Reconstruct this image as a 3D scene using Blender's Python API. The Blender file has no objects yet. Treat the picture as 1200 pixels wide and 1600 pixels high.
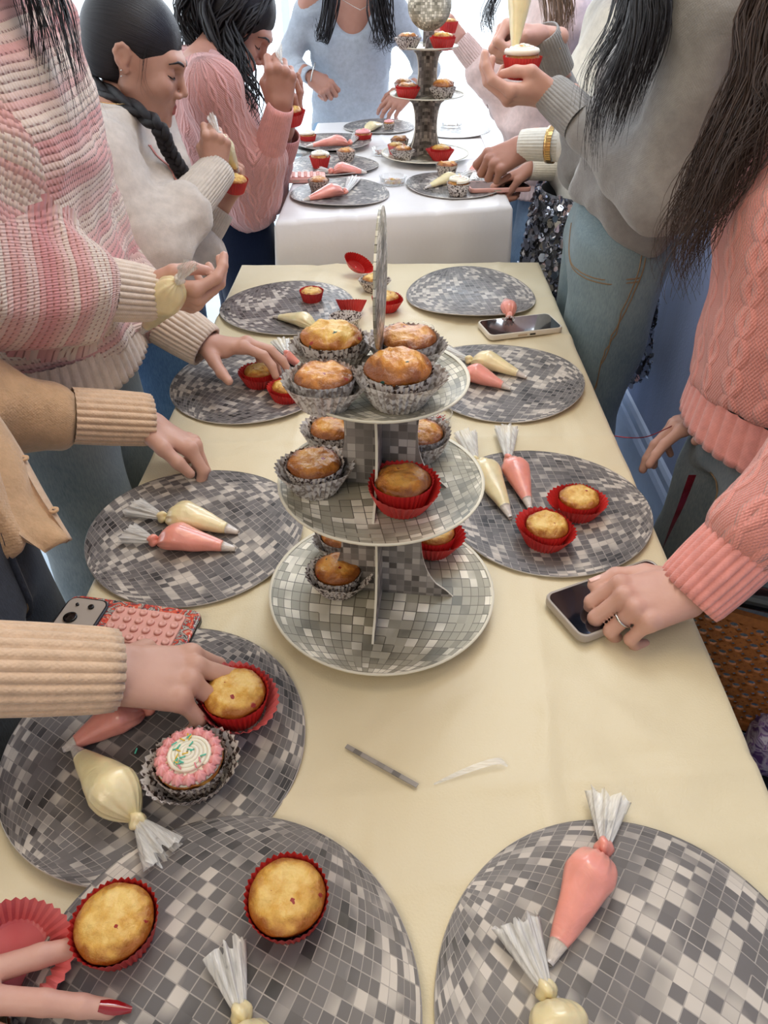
import bpy, math, random
import numpy as np
from mathutils import Vector, Matrix, noise as mnoise
PI = math.pi
C = bpy.context.scene.collection
# ---------------------------------------------------------------- camera
FPX = 1150.0
CAM = np.array([0.0, 0.0, 1.40])
PITCH = math.atan(900 / FPX)
YAW = math.atan(20 / FPX * math.cos(PITCH))
FW = np.array([-math.sin(YAW) * math.cos(PITCH), math.cos(YAW) * math.cos(PITCH), -math.sin(PITCH)])
RT = np.array([math.cos(YAW), math.sin(YAW), 0.0])
UPV = np.cross(RT, FW)
cd = bpy.data.cameras.new('camera'); cam = bpy.data.objects.new('camera', cd); C.objects.link(cam)
cd.sensor_fit = 'VERTICAL'; cd.sensor_height = 32.0; cd.lens = FPX / 1600 * 32.0
cd.clip_start = 0.02; cd.clip_end = 200
cam.location = CAM
cam.rotation_euler = (PI / 2 - PITCH, 0, YAW)
bpy.context.scene.camera = cam
# ---------------------------------------------------------------- world, sky, sun, window and room light
world = bpy.data.worlds.new('world'); bpy.context.scene.world = world
world.use_nodes = True
wn = world.node_tree.nodes; bg = wn['Background']
bg.inputs[0].default_value = (0.80, 0.90, 1.0, 1); bg.inputs[1].default_value = 2.2
def area(name, loc, aim, sx, sy, power, col):
    l = bpy.data.lights.new(name, 'AREA'); l.shape = 'RECTANGLE'; l.size = sx; l.size_y = sy
    l.energy = power; l.color = col
    o = bpy.data.objects.new(name, l); C.objects.link(o); o.location = loc
    d = Vector(aim) - Vector(loc); o.rotation_euler = d.to_track_quat('-Z', 'Y').to_euler()
    return o
area('window_daylight', (0.3, 5.05, 1.7), (0.1, 2.5, 0.9), 3.0, 2.2, 120, (0.86, 0.93, 1.0))
area('side_window_daylight', (-2.35, 2.6, 1.7), (0, 2.0, 0.7), 3.4, 1.9, 42, (0.88, 0.94, 1.0))
area('ceiling_light_warm', (0.25, 0.9, 2.55), (0.0, 0.7, 0.7), 1.0, 1.0, 12, (1.0, 0.80, 0.52))
area('ceiling_light_warm', (-0.9, -0.9, 2.5), (-0.1, 0.6, 0.8), 1.4, 1.0, 24, (1.0, 0.84, 0.66))
area('added_cool_fill', (0.35, 1.9, 2.6), (0.45, 1.7, 0.4), 0.8, 0.8, 20, (0.86, 0.93, 1.0))  # added cool fill to brighten the shaded right wall, not a known ceiling lamp
vs = bpy.context.scene.view_settings
vs.view_transform = 'Standard'; vs.look = 'None'; vs.gamma = 1.0; vs.use_curve_mapping = False
vs.exposure = -0.28
bpy.context.scene.cycles.use_denoising = True
bpy.context.scene.cycles.max_bounces = 6
bpy.context.scene.cycles.diffuse_bounces = 3
bpy.context.scene.cycles.transparent_max_bounces = 12
bpy.context.scene.cycles.caustics_reflective = False
bpy.context.scene.cycles.caustics_refractive = False

# ---------------------------------------------------------------- point helpers
def ray(px, py): return FW + RT * (px - 600) / FPX - UPV * (py - 800) / FPX
def at(px, py, X=None, Y=None, Z=None, D=None):
    d = ray(px, py)
    if D is not None: t = D
    elif X is not None: t = (X - CAM[0]) / d[0]
    elif Y is not None: t = (Y - CAM[1]) / d[1]
    else: t = (Z - CAM[2]) / d[2]
    return CAM + d * t
def nrm(v):
    v = np.array(v, float); return v / (np.linalg.norm(v) + 1e-12)
def A_(*v): return np.array(v, float)
TZ = 0.75      # top of the near table
FZ = 0.84      # top of the far table
# ---------------------------------------------------------------- object helpers
def empty(name, loc=(0, 0, 0), rz=0.0):
    o = bpy.data.objects.new(name, None); C.objects.link(o)
    o.location = tuple(loc); o.rotation_euler = (0, 0, rz); o.empty_display_size = 0.05
    return o
def tag(o, label=None, cat=None, group=None, kind=None):
    if label: o['label'] = label
    if cat: o['category'] = cat
    if group: o['group'] = group
    if kind: o['kind'] = kind
    return o
def mk(name, V, F, m, parent=None, smooth=True, uv=None, at_=None, link=True):
    me = bpy.data.meshes.new(name)
    V = np.asarray(V, float)
    me.from_pydata(V.tolist(), [], [list(map(int, f)) for f in F])
    if uv is not None:
        uv = np.asarray(uv, float)
        ul = me.uv_layers.new(name='UVMap')
        li = np.zeros(len(me.loops), dtype=np.int32); me.loops.foreach_get('vertex_index', li)
        ul.data.foreach_set('uv', uv[li].ravel())
    if at_ is not None:
        a = me.attributes.new('lay', 'FLOAT_VECTOR', 'POINT'); a.data.foreach_set('vector', np.asarray(at_, float).ravel())
    if smooth: me.polygons.foreach_set('use_smooth', [True] * len(me.polygons))
    me.materials.append(m)
    me.update()
    o = bpy.data.objects.new(name, me); C.objects.link(o)
    if parent: o.parent = parent
    return o
def grid_faces(nu, nv, cu=False, cv=False, off=0):
    """vertex index = i*nv + j ; i over nu, j over nv"""
    F = []
    for i in range(nu if cu else nu - 1):
        for j in range(nv if cv else nv - 1):
            a = i * nv + j; b = i * nv + (j + 1) % nv
            c = ((i + 1) % nu) * nv + (j + 1) % nv; d = ((i + 1) % nu) * nv + j
            F.append((off + a, off + b, off + c, off + d))
    return F
def lathe(rings, n, fn=None, cap0=True, cap1=True):
    """rings: list of (r,z); fn(k,theta,r,z)->(r,z)"""
    V = []
    for k, (r, z) in enumerate(rings):
        for j in range(n):
            t = 2 * PI * j / n
            rr, zz = fn(k, t, r, z) if fn else (r, z)
            V.append((rr * math.cos(t), rr * math.sin(t), zz))
    F = grid_faces(len(rings), n, False, True)
    if cap0:
        V.append((0, 0, rings[0][1])); c = len(V) - 1
        F += [(c, (j + 1) % n, j) for j in range(n)]
    if cap1:
        V.append((0, 0, V[(len(rings) - 1) * n][2] if not fn else rings[-1][1])); c = len(V) - 1; b = (len(rings) - 1) * n
        F += [(c, b + j, b + (j + 1) % n) for j in range(n)]
    return V, F
def frames(P):
    P = np.asarray(P, float); T = np.gradient(P, axis=0); T /= np.linalg.norm(T, axis=1)[:, None] + 1e-12
    ref = A_(0, 0, 1) if abs(T[0][2]) < 0.9 else A_(1, 0, 0)
    U = []; u = nrm(np.cross(T[0], ref))
    for t in T:
        u = nrm(u - t * (u @ t)); U.append(u)
    U = np.array(U); W = np.cross(T, U); return T, U, W
def tube(P, R, n=8, ex=1.0, fn=None, capped=True):
    """tube along P with radii R; returns V,F,(u,v)"""
    P = np.asarray(P, float); R = np.broadcast_to(np.asarray(R, float), (len(P),))
    T, U, W = frames(P); V = []; A = []; s = 0
    for i in range(len(P)):
        if i: s += np.linalg.norm(P[i] - P[i - 1])
        for j in range(n):
            a = 2 * PI * j / n; r = R[i] * (fn(i / (len(P) - 1), a) if fn else 1)
            V.append(P[i] + U[i] * math.cos(a) * r + W[i] * math.sin(a) * r * ex); A.append((a, s, 0))
    F = grid_faces(len(P), n, False, True)
    if capped:
        V += [P[0], P[-1]]; A += [(0, 0, 0), (0, s, 0)]; c0 = len(V) - 2; c1 = c0 + 1; b = (len(P) - 1) * n
        F += [(c0, (j + 1) % n, j) for j in range(n)] + [(c1, b + j, b + (j + 1) % n) for j in range(n)]
    return V, F, A
def join(parts):
    V = []; F = []
    for p in parts:
        o = len(V); V += list(p[0]); F += [tuple(i + o for i in f) for f in p[1]]
    return V, F
def box(x0, x1, y0, y1, z0, z1):
    V = [(x, y, z) for z in (z0, z1) for y in (y0, y1) for x in (x0, x1)]
    return V, [(0, 2, 3, 1), (4, 5, 7, 6), (0, 1, 5, 4), (2, 6, 7, 3), (0, 4, 6, 2), (1, 3, 7, 5)]
def bez(pts, n):
    """Catmull-Rom through pts"""
    P = [np.array(p, float) for p in pts]; P = [2 * P[0] - P[1]] + P + [2 * P[-1] - P[-2]]
    out = []; m = len(P) - 3
    for i in range(n):
        t = i / (n - 1) * m; k = min(int(t), m - 1); t -= k
        a, b, c, d = P[k:k + 4]
        out.append(0.5 * ((2 * b) + (c - a) * t + (2 * a - 5 * b + 4 * c - d) * t * t + (3 * b - a - 3 * c + d) * t ** 3))
    return np.array(out)
# ---------------------------------------------------------------- material helpers
class S:
    """a node socket with arithmetic"""
    def __init__(s, nt, k): s.nt = nt; s.k = k
    def _m(s, op, *a, clamp=False):
        n = s.nt.nodes.new('ShaderNodeMath'); n.operation = op; n.use_clamp = clamp
        for i, x in enumerate((s,) + a):
            if isinstance(x, S): s.nt.links.new(x.k, n.inputs[i])
            else: n.inputs[i].default_value = x
        return S(s.nt, n.outputs[0])
    def __add__(s, o): return s._m('ADD', o)
    def __sub__(s, o): return s._m('SUBTRACT', o)
    def __mul__(s, o): return s._m('MULTIPLY', o)
    def __truediv__(s, o): return s._m('DIVIDE', o)
    def rsub(s, v): return s._m('MULTIPLY', -1.0)._m('ADD', v)
    def fract(s): return s._m('FRACT')
    def floor(s): return s._m('FLOOR')
    def sin(s): return s._m('SINE')
    def abs(s): return s._m('ABSOLUTE')
    def lt(s, v): return s._m('LESS_THAN', v)
    def gt(s, v): return s._m('GREATER_THAN', v)
    def mx(s, v): return s._m('MAXIMUM', v)
    def mn(s, v): return s._m('MINIMUM', v)
    def pw(s, v): return s._m('POWER', v)
    def cl(s): return s._m('ADD', 0.0, clamp=True)
class Mat:
    def __init__(s, name, rough=0.6, **kw):
        s.m = bpy.data.materials.new(name); s.m.use_nodes = True; s.nt = s.m.node_tree
        s.b = s.nt.nodes['Principled BSDF']; s.b.inputs['Roughness'].default_value = rough
        for k, v in kw.items():
            s.b.inputs[k.replace('_', ' ')].default_value = v
    def node(s, t, **kw):
        n = s.nt.nodes.new(t)
        for k, v in kw.items(): setattr(n, k, v)
        return n
    def src(s, kind='Object'):
        n = s.node('ShaderNodeTexCoord'); return S(s.nt, n.outputs[kind])
    def lay(s):
        n = s.node('ShaderNodeAttribute', attribute_name='lay'); return S(s.nt, n.outputs['Vector'])
    def sep(s, v):
        n = s.node('ShaderNodeSeparateXYZ'); s.nt.links.new(v.k, n.inputs[0]); return [S(s.nt, o) for o in n.outputs]
    def comb(s, x, y, z=0.0):
        n = s.node('ShaderNodeCombineXYZ')
        for i, a in enumerate((x, y, z)):
            if isinstance(a, S): s.nt.links.new(a.k, n.inputs[i])
            else: n.inputs[i].default_value = a
        return S(s.nt, n.outputs[0])
    def noise(s, v, scale, detail=3.0, rough=0.5, dist=0.0):
        n = s.node('ShaderNodeTexNoise'); s.nt.links.new(v.k, n.inputs['Vector'])
        n.inputs['Scale'].default_value = scale; n.inputs['Detail'].default_value = detail
        n.inputs['Roughness'].default_value = rough; n.inputs['Distortion'].default_value = dist
        return S(s.nt, n.outputs['Fac'])
    def voro(s, v, scale, feature='F1', out='Distance', rnd=1.0):
        n = s.node('ShaderNodeTexVoronoi', feature=feature); s.nt.links.new(v.k, n.inputs['Vector'])
        n.inputs['Scale'].default_value = scale; n.inputs['Randomness'].default_value = rnd
        return S(s.nt, n.outputs[out])
    def white(s, v):
        n = s.node('ShaderNodeTexWhiteNoise', noise_dimensions='3D'); s.nt.links.new(v.k, n.inputs['Vector'])
        return S(s.nt, n.outputs['Value'])
    def ramp(s, f, stops, interp='LINEAR'):
        n = s.node('ShaderNodeValToRGB'); s.nt.links.new(f.k, n.inputs[0]); cr = n.color_ramp; cr.interpolation = interp
        while len(cr.elements) < len(stops): cr.elements.new(0.5)
        for e, (p, c) in zip(cr.elements, stops): e.position = p; e.color = tuple(c) + (1,) if len(c) == 3 else c
        return S(s.nt, n.outputs[0])
    def mix(s, f, a, b, mode='MIX'):
        n = s.node('ShaderNodeMix', data_type='RGBA', blend_type=mode)
        for k, x in ((0, f), (6, a), (7, b)):
            if isinstance(x, S): s.nt.links.new(x.k, n.inputs[k])
            elif k == 0: n.inputs[0].default_value = x
            else: n.inputs[k].default_value = tuple(x) + (1,)
        return S(s.nt, n.outputs[2])
    def col(s, c):
        if isinstance(c, S): s.nt.links.new(c.k, s.b.inputs['Base Color'])
        else: s.b.inputs['Base Color'].default_value = tuple(c) + (1,)
        return s
    def inp(s, name, v):
        if isinstance(v, S): s.nt.links.new(v.k, s.b.inputs[name])
        else: s.b.inputs[name].default_value = v
        return s
    def bump(s, h, strength=0.5, dist=0.002):
        n = s.node('ShaderNodeBump'); n.inputs['Strength'].default_value = strength; n.inputs['Distance'].default_value = dist
        s.nt.links.new(h.k, n.inputs['Height']); s.nt.links.new(n.outputs[0], s.b.inputs['Normal']); return s
def lin(r, g, b):
    f = lambda c: (c / 255 / 12.92) if c <= 10 else ((c / 255 + 0.055) / 1.055) ** 2.4
    return (f(r), f(g), f(b))
def simple(name, rgb, rough=0.6, var=0.08, scale=30, bumps=0.15, dist=0.001, **kw):
    M = Mat(name, rough, **kw); c = lin(*rgb); v = M.src()
    n = M.noise(v, scale, 4)
    M.col(M.ramp(n, [(0.3, [x * (1 - var) for x in c]), (0.7, [min(1, x * (1 + var)) for x in c])]))
    if bumps: M.bump(M.noise(v, scale * 4, 3), bumps, dist)
    return M.m
# ---------------------------------------------------------------- the materials
MAT = {}
def disco(name, K, dark, mid, light, line, rough, dull=0.0):
    M = Mat(name, rough, Specular_IOR_Level=0.4); u, v, _ = M.sep(M.src('UV'))
    x = (u - 0.5) * 1.94; y = (v - 0.5) * 1.94
    z = ((x * x + y * y).rsub(1.0)).mx(0.01)._m('SQRT')
    lat = y._m('ARCSINE') * K; lon = x._m('ARCTAN2', z) * K
    a = lat.floor(); b = lon.floor(); fa = lat.fract(); fb = lon.fract()
    info = M.node('ShaderNodeObjectInfo'); rnd = S(M.nt, info.outputs['Random'])
    w = M.white(M.comb(a, b, rnd * 37.0)); w2 = M.white(M.comb(b, a, rnd * 11.0 + 5.0))
    big = M.noise(M.comb(x + rnd * 9.0, y, rnd * 5.0), 2.2, 1.5)
    val = (w * 0.75 + (big - 0.5) * 1.5 + 0.12).cl()
    tile = M.ramp(val, [(0.0, lin(*dark)), (0.22, lin(*mid)), (0.62, [c * 1.25 for c in lin(*mid)]), (0.80, lin(*light)), (1.0, [min(1, c * 1.25) for c in lin(*light)])], 'LINEAR')
    ga = fa.lt(0.075).mx(fb.lt(0.075))
    lc = M.mix(M.noise(M.comb(x, y, rnd), 3.0, 1.0), [c * 0.35 for c in lin(*line)], lin(*line))
    M.col(M.mix(ga * (w2.gt(0.12)), tile, lc))
    M.inp('Roughness', w2 * 0.12 + rough)
    return M.m
MAT['mat_print'] = disco('mirror_ball_print', 12.5, (52, 50, 51), (101, 97, 96), (186, 178, 168), (188, 180, 172), 0.30)
MAT['plate_print'] = disco('plate_mirror_print', 9.0, (122, 119, 104), (164, 159, 141), (228, 222, 204), (126, 120, 104), 0.26)
def checker(name):
    M = Mat(name, 0.35); u, v, _ = M.sep(M.src('UV')); a = (u * 110).floor(); b = (v * 110).floor()
    w = M.white(M.comb(a, b, 3.0)); ed = (u * 110).fract().lt(0.06).mx((v * 110).fract().lt(0.06))
    t = M.ramp(w, [(0, lin(84, 78, 74)), (0.3, lin(128, 122, 116)), (0.75, lin(160, 152, 145)), (1, lin(208, 200, 190))])
    M.col(M.mix(ed, t, lin(140, 134, 128))); return M.m
MAT['checker'] = checker('panel_square_print')
MAT['card_edge'] = simple('cream_card_edge', (226, 220, 200), 0.6, 0.03)
MAT['card_white'] = simple('white_card', (205, 200, 195), 0.6, 0.03)
def cloth():
    M = Mat('satin_tablecloth', 0.42, Specular_IOR_Level=0.4, Sheen_Weight=0.15); v = M.src()
    n = M.noise(v, 3.0, 3)
    M.col(M.ramp(n, [(0.3, lin(216, 202, 166)), (0.7, lin(227, 214, 182))]))
    x, y, z = M.sep(v)
    wv = ((x * 5200.0).sin() * 0.5 + (y * 5200.0).sin() * 0.5)
    M.bump(M.noise(v, 5.5, 1.6, 0.5, 0.8) + M.noise(v, 420.0, 2) * 0.02, 0.9, 0.020); return M.m
MAT['cloth'] = cloth()
def cloth2():
    M = Mat('white_satin_tablecloth', 0.42, Sheen_Weight=0.15); v = M.src()
    M.col(M.ramp(M.noise(v, 3.0, 3), [(0.3, lin(226, 222, 222)), (0.7, lin(236, 232, 230))]))
    M.bump(M.noise(v, 8.0, 4, 0.6), 0.4, 0.006); return M.m
MAT['cloth_far'] = cloth2()
def cake(name, c0, c1, c2, rough):
    M = Mat(name, rough, Subsurface_Weight=0.12, Specular_IOR_Level=0.5)
    M.b.inputs['Subsurface Scale'].default_value = 0.01
    v = M.src(); x, y, z = M.sep(v)
    n = M.noise(v, 55.0, 4, 0.6) * 0.7 + M.noise(v, 14.0, 3) * 0.5
    rr = (x * x + y * y)._m('SQRT'); n = n + 0.10 - ((rr - 0.019) * 26.0).mx(0.0).mn(0.30); c = M.ramp(n, [(0.40, lin(*c0)), (0.60, lin(*c1)), (0.76, lin(*c2))])
    d = M.voro(v, 62.0); who = M.white(M.voro(v, 62.0, out='Position'))
    spot = (d + M.noise(v, 300.0, 2) * 0.30).lt(0.31) * who.gt(0.62)
    sc = M.ramp(who, [(0.0, lin(150, 40, 30)), (0.82, lin(160, 40, 30)), (0.90, lin(30, 80, 70)), (1.0, lin(40, 60, 40))], 'CONSTANT')
    M.col(M.mix(spot, c, sc)); M.bump(M.noise(v, 70.0, 5, 0.65) + M.noise(v, 24.0, 2, 0.5, 1.2) * 1.6, 0.75, 0.005); return M.m
MAT['cake_yellow'] = cake('yellow_sponge', (164, 98, 32), (216, 166, 76), (236, 200, 120), 0.42)
MAT['cake_brown'] = cake('golden_brown_sponge', (134, 74, 24), (196, 126, 48), (226, 166, 80), 0.28)
def liner(name, kind):
    M = Mat(name, 0.5); v = M.src()
    if kind == 'red':
        M.col(M.ramp(M.noise(v, 20, 2), [(0.3, lin(196, 44, 44)), (0.7, lin(220, 66, 62))])); M.inp('Roughness', 0.38)
    elif kind == 'pinkred':
        M.col(M.ramp(M.noise(v, 20, 2), [(0.3, lin(214, 90, 92)), (0.7, lin(232, 130, 130))])); M.inp('Roughness', 0.4)
    elif kind == 'leopard':
        n = M.noise(v, 190.0, 1.5, 0.5, 0.6); M.col(M.ramp(n, [(0.38, lin(48, 38, 34)), (0.44, lin(120, 100, 92)), (0.50, lin(220, 212, 206))]))
    else:
        M.col(M.ramp(M.noise(v, 160, 2, 0.5, 0.5), [(0.38, lin(150, 138, 132)), (0.55, lin(232, 228, 226))])); M.inp('Metallic', 0.35); M.inp('Roughness', 0.33)
    return M.m
for k in ('red', 'pinkred', 'leopard', 'silver'): MAT['liner_' + k] = liner(k + '_baking_case', k)
def icing(name, rgb, alpha=1.0, rough=0.3):
    M = Mat(name, rough, Specular_IOR_Level=0.6, Coat_Weight=0.35, Coat_Roughness=0.12, Subsurface_Weight=0.15); v = M.src(); c = lin(*rgb)
    M.b.inputs['Subsurface Scale'].default_value = 0.01
    M.col(M.ramp(M.noise(v, 40, 3), [(0.3, [x * 0.9 for x in c]), (0.7, [min(1, x * 1.08) for x in c])]))
    M.bump(M.noise(v, 60, 3, 0.5, 1.0), 0.35, 0.003); return M.m
MAT['icing_pink'] = icing('pink_icing_in_bag', (240, 158, 142)); MAT['icing_cream'] = icing('cream_icing_in_bag', (236, 220, 172))
MAT['frost_pink'] = icing('pink_frosting', (244, 168, 168), rough=0.4); MAT['frost_white'] = icing('white_frosting', (246, 236, 216), rough=0.4)
def plastic(name, rgb, alpha):
    M = Mat(name, 0.22, Specular_IOR_Level=0.7, Coat_Weight=0.5); M.col(lin(*rgb)); v = M.src()
    x, y, z = M.sep(v); st = M.noise(M.comb(x * 40.0, y * 400.0, z * 400.0), 1.0, 2)
    M.inp('Alpha', (st * 0.7 + alpha - 0.35).cl()); M.bump(st, 0.5, 0.002)
    return M.m
MAT['bag_plastic'] = plastic('crumpled_clear_plastic', (240, 238, 232), 0.50)
MAT['tip_plastic'] = plastic('piping_tip_plastic', (225, 215, 205), 0.85)
def clear():
    M = Mat('clear_plastic_cup', 0.08, Transmission_Weight=0.9, IOR=1.2, Specular_IOR_Level=0.6); M.col((0.95, 0.96, 0.96)); M.inp('Alpha', 0.45); return M.m
MAT['clear'] = clear()
for n_, c_ in (('mint', (90, 200, 170)), ('yellow', (240, 200, 70)), ('pinks', (240, 140, 150)), ('redbit', (200, 40, 40)), ('white', (240, 238, 230)), ('orange', (240, 160, 70))):
    MAT['spr_' + n_] = simple(n_ + '_sugar', c_, 0.4, 0.02, bumps=0)
MAT['black_plastic'] = simple('black_plastic', (24, 24, 28), 0.3, 0.1)
def screen():
    M = Mat('phone_glass', 0.06, Specular_IOR_Level=0.7, Coat_Weight=1.0, Coat_Roughness=0.03); M.col(lin(16, 18, 26)); return M.m
MAT['screen'] = screen()
MAT['case_white'] = simple('cream_phone_case', (222, 214, 200), 0.4, 0.03)
MAT['case_gold'] = simple('pale_gold_metal', (190, 170, 150), 0.3, 0.05, Metallic=0.6)
MAT['case_clear'] = simple('clear_phone_case', (170, 160, 150), 0.25, 0.05)
MAT['case_pink'] = simple('pink_silicone', (226, 168, 156), 0.45, 0.03)
MAT['cam_glass'] = simple('camera_glass', (10, 10, 14), 0.1, 0.02, bumps=0)
MAT['metal'] = simple('silver_metal', (200, 198, 192), 0.22, 0.04, Metallic=1.0)
MAT['gold'] = simple('gold_metal', (210, 170, 110), 0.25, 0.04, Metallic=1.0)
def floral():
    M = Mat('floral_phone_case', 0.3, Coat_Weight=0.5); v = M.src(); n = M.noise(v, 75.0, 2, 0.5, 2.2)
    M.col(M.ramp(n, [(0.30, lin(30, 34, 52)), (0.40, lin(206, 200, 190)), (0.46, lin(60, 70, 84)), (0.52, lin(206, 60, 48)), (0.60, lin(226, 110, 84)), (0.68, lin(214, 205, 190)), (0.75, lin(40, 50, 60))]))
    return M.m
MAT['floral'] = floral()
# ================================================================ the setting
def floor_mat():
    M = Mat('polished_pale_floor', 0.28, Specular_IOR_Level=0.5); v = M.src(); n = M.noise(v, 3, 4)
    M.col(M.ramp(n, [(0.3, lin(176, 196, 214)), (0.7, lin(200, 214, 226))])); M.bump(M.noise(v, 60, 3), 0.1, 0.002); return M.m
def wall_mat(name, rgb):
    M = Mat(name, 0.75); v = M.src(); c = lin(*rgb)
    x, y, z = M.sep(v); st = M.noise(M.comb(x * 14.0, y * 14.0, z * 0.8), 1.0, 3)
    M.col(M.ramp(st, [(0.3, [k * 0.9 for k in c]), (0.7, [k * 1.06 for k in c])])); M.bump(M.noise(v, 120, 3), 0.35, 0.002); return M.m
MAT['floor'] = floor_mat(); MAT['wall_blue'] = wall_mat('blue_wall_paint', (186, 200, 238)); MAT['wall_pale'] = wall_mat('pale_wall_paint', (226, 226, 222))
MAT['trim'] = simple('blue_gloss_trim', (196, 212, 242), 0.35, 0.03)
MAT['ceiling'] = simple('ceiling_paint', (228, 226, 220), 0.8, 0.02)
MAT['frame_white'] = simple('white_window_frame', (235, 236, 238), 0.4, 0.02)
def glass():
    M = Mat('window_glass', 0.02, Transmission_Weight=1.0, IOR=1.02); M.inp('Alpha', 0.15); M.col((1, 1, 1)); return M.m
MAT['glass'] = glass()
def st(name, geo, m): return tag(mk(name, geo[0], geo[1], m, None, False), kind='structure')
st('floor', box(-2.5, 1.0, -1.6, 5.4, -0.05, 0.0), MAT['floor'])
st('ceiling', box(-2.5, 1.0, -1.6, 5.4, 2.75, 2.8), MAT['ceiling'])
st('wall_back', box(-2.5, 1.0, -1.65, -1.6, 0.0, 2.75), MAT['wall_pale'])
st('wall_right', box(0.81, 0.88, -1.6, 3.0, 0.0, 2.75), MAT['wall_blue'])
# skirting with a moulded profile
pr = [(0.81, 0.0), (0.784, 0.0), (0.784, 0.105), (0.790, 0.12), (0.796, 0.128), (0.796, 0.150), (0.803, 0.162), (0.81, 0.168)]
V = [(x, y, z) for y in (-1.6, 3.0) for x, z in pr]; n = len(pr)
st('baseboard_right', (V, [(i, (i + 1) % n, n + (i + 1) % n, n + i) for i in range(n)] + [tuple(range(n))[::-1], tuple(range(n, 2 * n))]), MAT['trim'])
def window(name, axis, c0, a0, a1, z0, z1, nx, wall):
    """a glazed opening: frame pieces and panes are children"""
    root = tag(empty(name), kind='structure')
    def bx(a, b, p, q, th=0.04):
        return box(c0 - th, c0 + th, a, b, p, q) if axis == 'x' else box(a, b, c0 - th, c0 + th, p, q)
    for a, b, p, q in ((a0, a1, z0, z0 + 0.06), (a0, a1, z1 - 0.06, z1)):
        mk('rail', *bx(a, b, p, q), MAT['frame_white'], root, False)
    for i in range(nx + 1):
        a = a0 + (a1 - a0 - 0.05) * i / nx
        mk('mullion', *bx(a, a + 0.05, z0 + 0.06, z1 - 0.06), MAT['frame_white'], root, False)
        if i < nx:
            b = a0 + (a1 - a0 - 0.05) * (i + 1) / nx
            mk('pane', *bx(a + 0.05, b, z0 + 0.06, z1 - 0.06, 0.004), MAT['glass'], root, False)
# far wall: low sill, header and a wide window
st('wall_far', join([box(-2.5, 1.0, 5.2, 5.3, 2.6, 2.75), box(-2.5, -2.3, 5.2, 5.3, 0, 2.6)]), MAT['wall_pale'])
window('window_1', 'y', 5.25, -2.3, 1.0, 0.0, 2.6, 4, None)
window('window_2', 'x', 0.845, 3.0, 5.2, 0.0, 2.75, 3, None)
st('wall_left', join([box(-2.5, -2.42, -1.6, 0.8, 0, 2.75), box(-2.5, -2.42, 0.8, 4.6, 2.5, 2.75), box(-2.5, -2.42, 4.6, 5.2, 0, 2.75)]), MAT['wall_pale'])
window('window_3', 'x', -2.46, 0.8, 4.6, 0.0, 2.5, 4, None)

# ================================================================ tables under their cloths
def fbm(x, y, z=0.0): return mnoise.fractal(Vector((x, y, z)), 0.6, 2.0, 4)
def creases(x, y, seed):
    """soft rucks and pressed fold lines in the cloth; x, y arrays"""
    h = np.zeros_like(x); rs = random.Random(seed)
    for _ in range(60):
        cx, cy = rs.uniform(-0.4, 0.4), rs.uniform(-0.1, 3.4); a = rs.uniform(0, PI); L = rs.uniform(0.04, 0.20); s = rs.choice((1, 1, -1))
        dx, dy = x - cx, y - cy; u = dx * math.cos(a) + dy * math.sin(a); w = -dx * math.sin(a) + dy * math.cos(a) + 1.2 * u * u
        h += s * 0.0036 * np.exp(-(u / L) ** 2 * 1.2) * np.exp(-np.abs(w) / 0.010)
    for px, py, a in ((0.10, 0.40, 0.10), (0.0, 0.30, 0.16), (0.16, 0.40, 1.50), (-0.02, 1.02, 0.05), (0.1, 1.62, 0.03), (0.0, 2.3, 0.05), (0.0, 2.8, 0.1), (-0.16, 1.0, 1.55)):
        w = -(x - px) * math.sin(a) + (y - py) * math.cos(a); h += 0.0022 * np.exp(-np.abs(w) / 0.007)
    return h
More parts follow.
